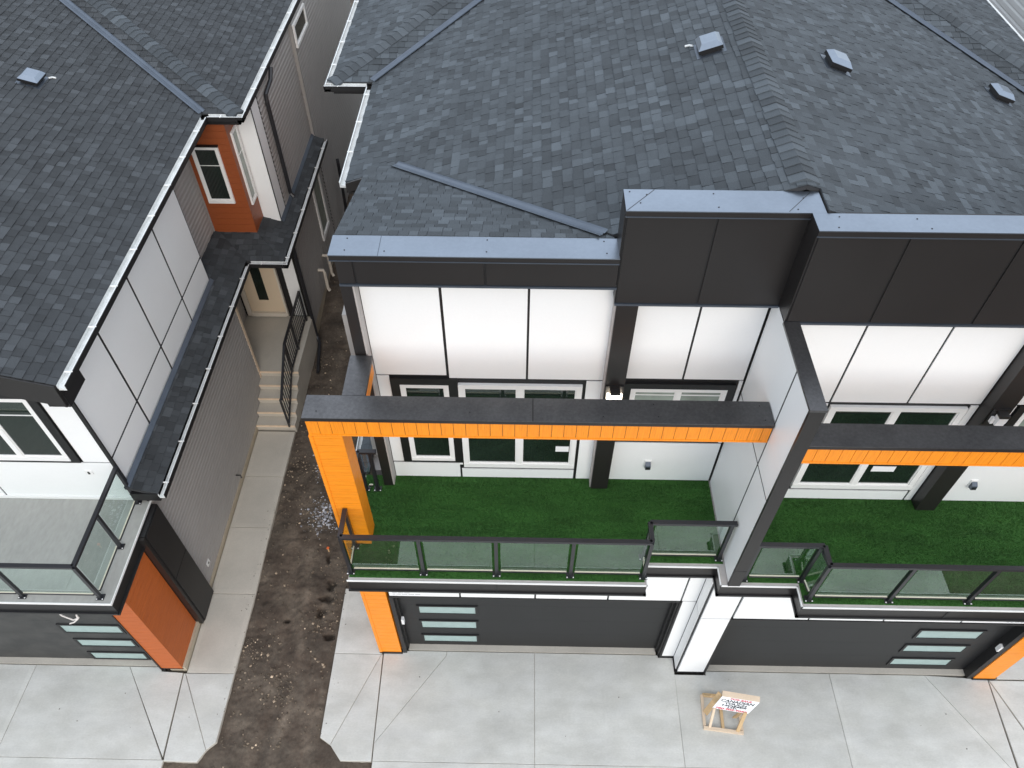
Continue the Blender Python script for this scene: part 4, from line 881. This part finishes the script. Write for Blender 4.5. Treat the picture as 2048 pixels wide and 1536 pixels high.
# entry alcove
al = add('entry_wall', B(-6.98, -5.36, 13.93, 13.95, .85, 3.55), 'black', H); FE = Fr('f', 13.93)
panels(al, FE, [(-5.72, -5.42, .88, 3.5)]); lap_siding(al, Fr('r', -6.975), 12.06, 13.9, .87, 3.5)
ed = add('entry_door', FE.box(MB(), -6.78, -5.92, 1.02, 3.05, .0, .03), 'door', H)
add('door_window', FE.box(MB(), -6.50, -6.26, 1.42, 2.85, .031, .036), 'glass', ed)
dfm = MB(); FE.box(dfm, -6.90, -6.785, .90, 3.15, .0, .07); FE.box(dfm, -5.915, -5.87, .90, 3.15, .0, .07); FE.box(dfm, -6.785, -5.915, .90, 1.015, .0, .09); FE.box(dfm, -6.785, -5.915, 3.055, 3.15, .0, .07); add('door_frame', dfm, 'pvc', ed)
rl = add('rear_lower_wall', B(-5.42, -5.375, 13.95, 17.5, -.1, 3.52), 'black', H)
lap_siding(rl, Fr('r', -5.375), 14.12, 17.49, .35, 3.52); add('corner_trim', B(-5.40, -5.335, 13.915, 14.10, .2, 3.52), 'black', rl); add('foundation', B(-5.43, -5.358, 14.0, 24, -.3, .34), 'found', rl)
window(rl, Fr('r', -5.36), 16.30, 17.10, 1.35, 3.15, [(0, 1)], fw=.09, g='glass_pale')
for yy in (15.35, 15.95):
    pp_ = MB().tube([(-5.36, yy, 1.15), (-5.22, yy, 1.15), (-5.20, yy - .01, 1.05), (-5.20, yy - .02, .55), (-5.16, yy - .04, .47)], .042, 8); add('pvc_vent', pp_, 'pvc', rl)
add('downspout', MB().tube([(-5.27, 13.85, 3.6), (-5.29, 13.86, 3.45), (-5.29, 13.86, .22), (-5.22, 13.72, .10), (-5.10, 12.75, .02)], .045, 8), 'rail', H)
add('downspout', MB().tube([(-5.27, 18.9, 2.2), (-5.24, 18.8, 2.1), (-5.24, 18.7, .7), (-5.15, 18.1, .5)], .045, 8), 'rail', H)
# ---- entry stair
E_ = empty('entry_stair', (-5.75, 12.4, 0), 'grey concrete entry stair with five steps and black handrail beside the left house', 'stairs')
add('landing', B(-6.96, -5.29, 12.04, 13.92, -.25, .85), 'concrete_old', E_)
ys = [12.04, 11.76, 11.49, 11.21, 10.95]
for i in range(4): add('step', B(-6.19, -5.29 + .004 * i, ys[i + 1], ys[i] - .003, -.25, .68 - .17 * i), 'concrete_old', E_)
nos = MB()
for i in range(5): nos.box(-6.19, -5.275, ys[i] - .022, ys[i] - .0005, .85 - .17 * i - .05, .85 - .17 * i + .004)
add('nosing', nos, 'lumber_pale', E_)
hr = add('handrail', MB().bar((-5.42, 13.80, 1.80), (-5.40, 12.02, 1.80), .05, .05), 'rail', E_)
add('bottom_rail', MB().bar((-5.42, 13.78, .95), (-5.40, 12.04, .95), .035, .035), 'rail', hr); add('sloped_rail', MB().bar((-5.40, 12.02, 1.80), (-5.38, 10.92, 1.12), .05, .05), 'rail', hr); add('sloped_rail', MB().bar((-5.40, 12.02, .98), (-5.38, 10.92, .30), .035, .035), 'rail', hr)
for (y, a, b) in ((13.76, .86, 1.79), (12.76, .86, 1.79), (12.02, .86, 1.79), (10.93, .15, 1.14)): add('rail_post', B(-5.425, -5.385, y - .02, y + .02, a, b), 'rail', hr)
y = 13.66
while y > 12.1: add('baluster', B(-5.418, -5.400, y - .009, y + .009, .96, 1.78), 'rail', hr); y -= .11
y = 11.92
while y > 11.0: dz = (12.02 - y) * .618; add('baluster', B(-5.40, -5.382, y - .009, y + .009, .98 - dz, 1.79 - dz), 'rail', hr); y -= .11

# ================================================================= HOUSE BEYOND (right)
N = empty('house', (14.5, 20, 0), 'pale grey sided house wall with dark window at the top right corner', 'house')
add('wall', B(13.0, 18, 10, 28, -.2, 9.4), 'pale', N); lap_siding(N, Fr('l', 12.995), 10, 28, .2, 9.4, 'pale', lap=.2)
NR = Plane('x', 12.9, 9.4, .33, 1); add('roof', roof_deck(None, [(NR, [(12.9, 9.8), (15.5, 9.8), (15.5, 28), (12.9, 28)])]), 'underlay', N)
window(N, Fr('l', 12.98), 18.4, 19.6, 4.6, 6.0, [(0, 1)], trim=.1)

# ================================================================= FOR SALE SIGN on its lumber frame
S = empty('for_sale_sign', (3.75, 4.65, 0), 'white for sale board tilted on a new lumber frame on the driveway', 'sign')
def lum(name, a, b, w_, h, m='lumber', up=(0, 0, 1)): return add(name, MB().bar(a, b, w_, h, up), m, S)
lum('base_board', (3.425, 4.965, .022), (3.40, 4.42, .022), .048, .042, 'lumber_pale'); lum('base_board', (4.075, 4.93, .022), (4.06, 4.345, .022), .048, .042, 'lumber_pale'); lum('base_board', (3.44, 4.965, .025), (4.05, 4.925, .025), .05, .05); lum('base_board', (3.38, 4.385, .025), (4.075, 4.305, .025), .055, .05, 'lumber_pale')
lum('base_board', (3.745, 4.92, .022), (3.725, 4.365, .022), .05, .04)
SIGN_A, SIGN_B, SIGN_C, SIGN_D = Vector((3.465, 4.57, .52)), Vector((4.073, 4.48, .52)), Vector((4.25, 4.606, .74)), Vector((3.613, 4.697, .74))
lum('leg', (3.485, 4.40, .04), (3.50, 4.575, .53), .042, .042, 'lumber_pale'); lum('leg', (3.975, 4.335, .04), (4.03, 4.50, .54), .058, .042)
lum('brace', (3.44, 4.63, .05), (3.60, 4.755, .70), .10, .022); lum('brace', (3.46, 4.945, .05), (3.55, 4.86, .26), .035, .045); lum('brace', (3.95, 4.56, .05), (4.0, 4.54, .50), .07, .022)
nrm = (SIGN_B - SIGN_A).cross(SIGN_D - SIGN_A).normalized()
bd = MB().hexa([p - nrm * .012 for p in (SIGN_A, SIGN_B, SIGN_C, SIGN_D)], [p for p in (SIGN_A, SIGN_B, SIGN_C, SIGN_D)]); sbd = add('sign_board', bd, 'paper', S)
bk = MB().hexa([SIGN_D - nrm * .13, SIGN_C - nrm * .13, SIGN_C + Vector((.02, .092, -.03)), SIGN_D + Vector((.02, .092, -.03))], [SIGN_D + nrm * 0, SIGN_C, SIGN_C + Vector((.018, .092, 0.02)), SIGN_D + Vector((.018, .094, .02))]); add('sign_header', bk, 'lumber_pale', S)
ux = (SIGN_B - SIGN_A).normalized(); uy = nrm.cross(ux).normalized(); W_ = (SIGN_B - SIGN_A).length; Hh = (SIGN_D - SIGN_A).dot(uy); shear = (SIGN_D - SIGN_A).dot(ux) / Hh
def text(s, cu, cv, size, wid, m):
    cvv = bpy.data.curves.new('lettering', 'FONT'); cvv.body = s; cvv.size = size; cvv.align_x = 'CENTER'; cvv.offset = 0.0018
    t = bpy.data.objects.new('lettering_tmp', cvv); C.objects.link(t); bpy.context.view_layer.update()
    me = bpy.data.meshes.new_from_object(t.evaluated_get(bpy.context.evaluated_depsgraph_get())); bpy.data.objects.remove(t)
    xs = [v.co.x for v in me.vertices]; k = wid / (max(xs) - min(xs)); mb = MB()
    for p in me.polygons:
        q = []
        for vi in p.vertices:
            c = me.vertices[vi].co; v = cv + c.y; u = cu + c.x * k + v * shear; q.append(SIGN_A + ux * u + uy * v + nrm * .0025)
        mb.poly(q)
    add('lettering', mb, m, sbd)
text('FOR SALE', W_ * .55, Hh * .87, Hh * .135, .36, 'red'); text('CANADIAN', W_ * .51, Hh * .64, Hh * .27, .56, 'ink'); text('TOUCH', W_ * .51, Hh * .47, Hh * .185, .38, 'ink'); text('HOMES', W_ * .51, Hh * .31, Hh * .175, .42, 'ink'); text('LTD.', W_ * .5, Hh * .185, Hh * .14, .17, 'ink'); text('780-902-9052', W_ * .50, Hh * .04, Hh * .165, .54, 'red')
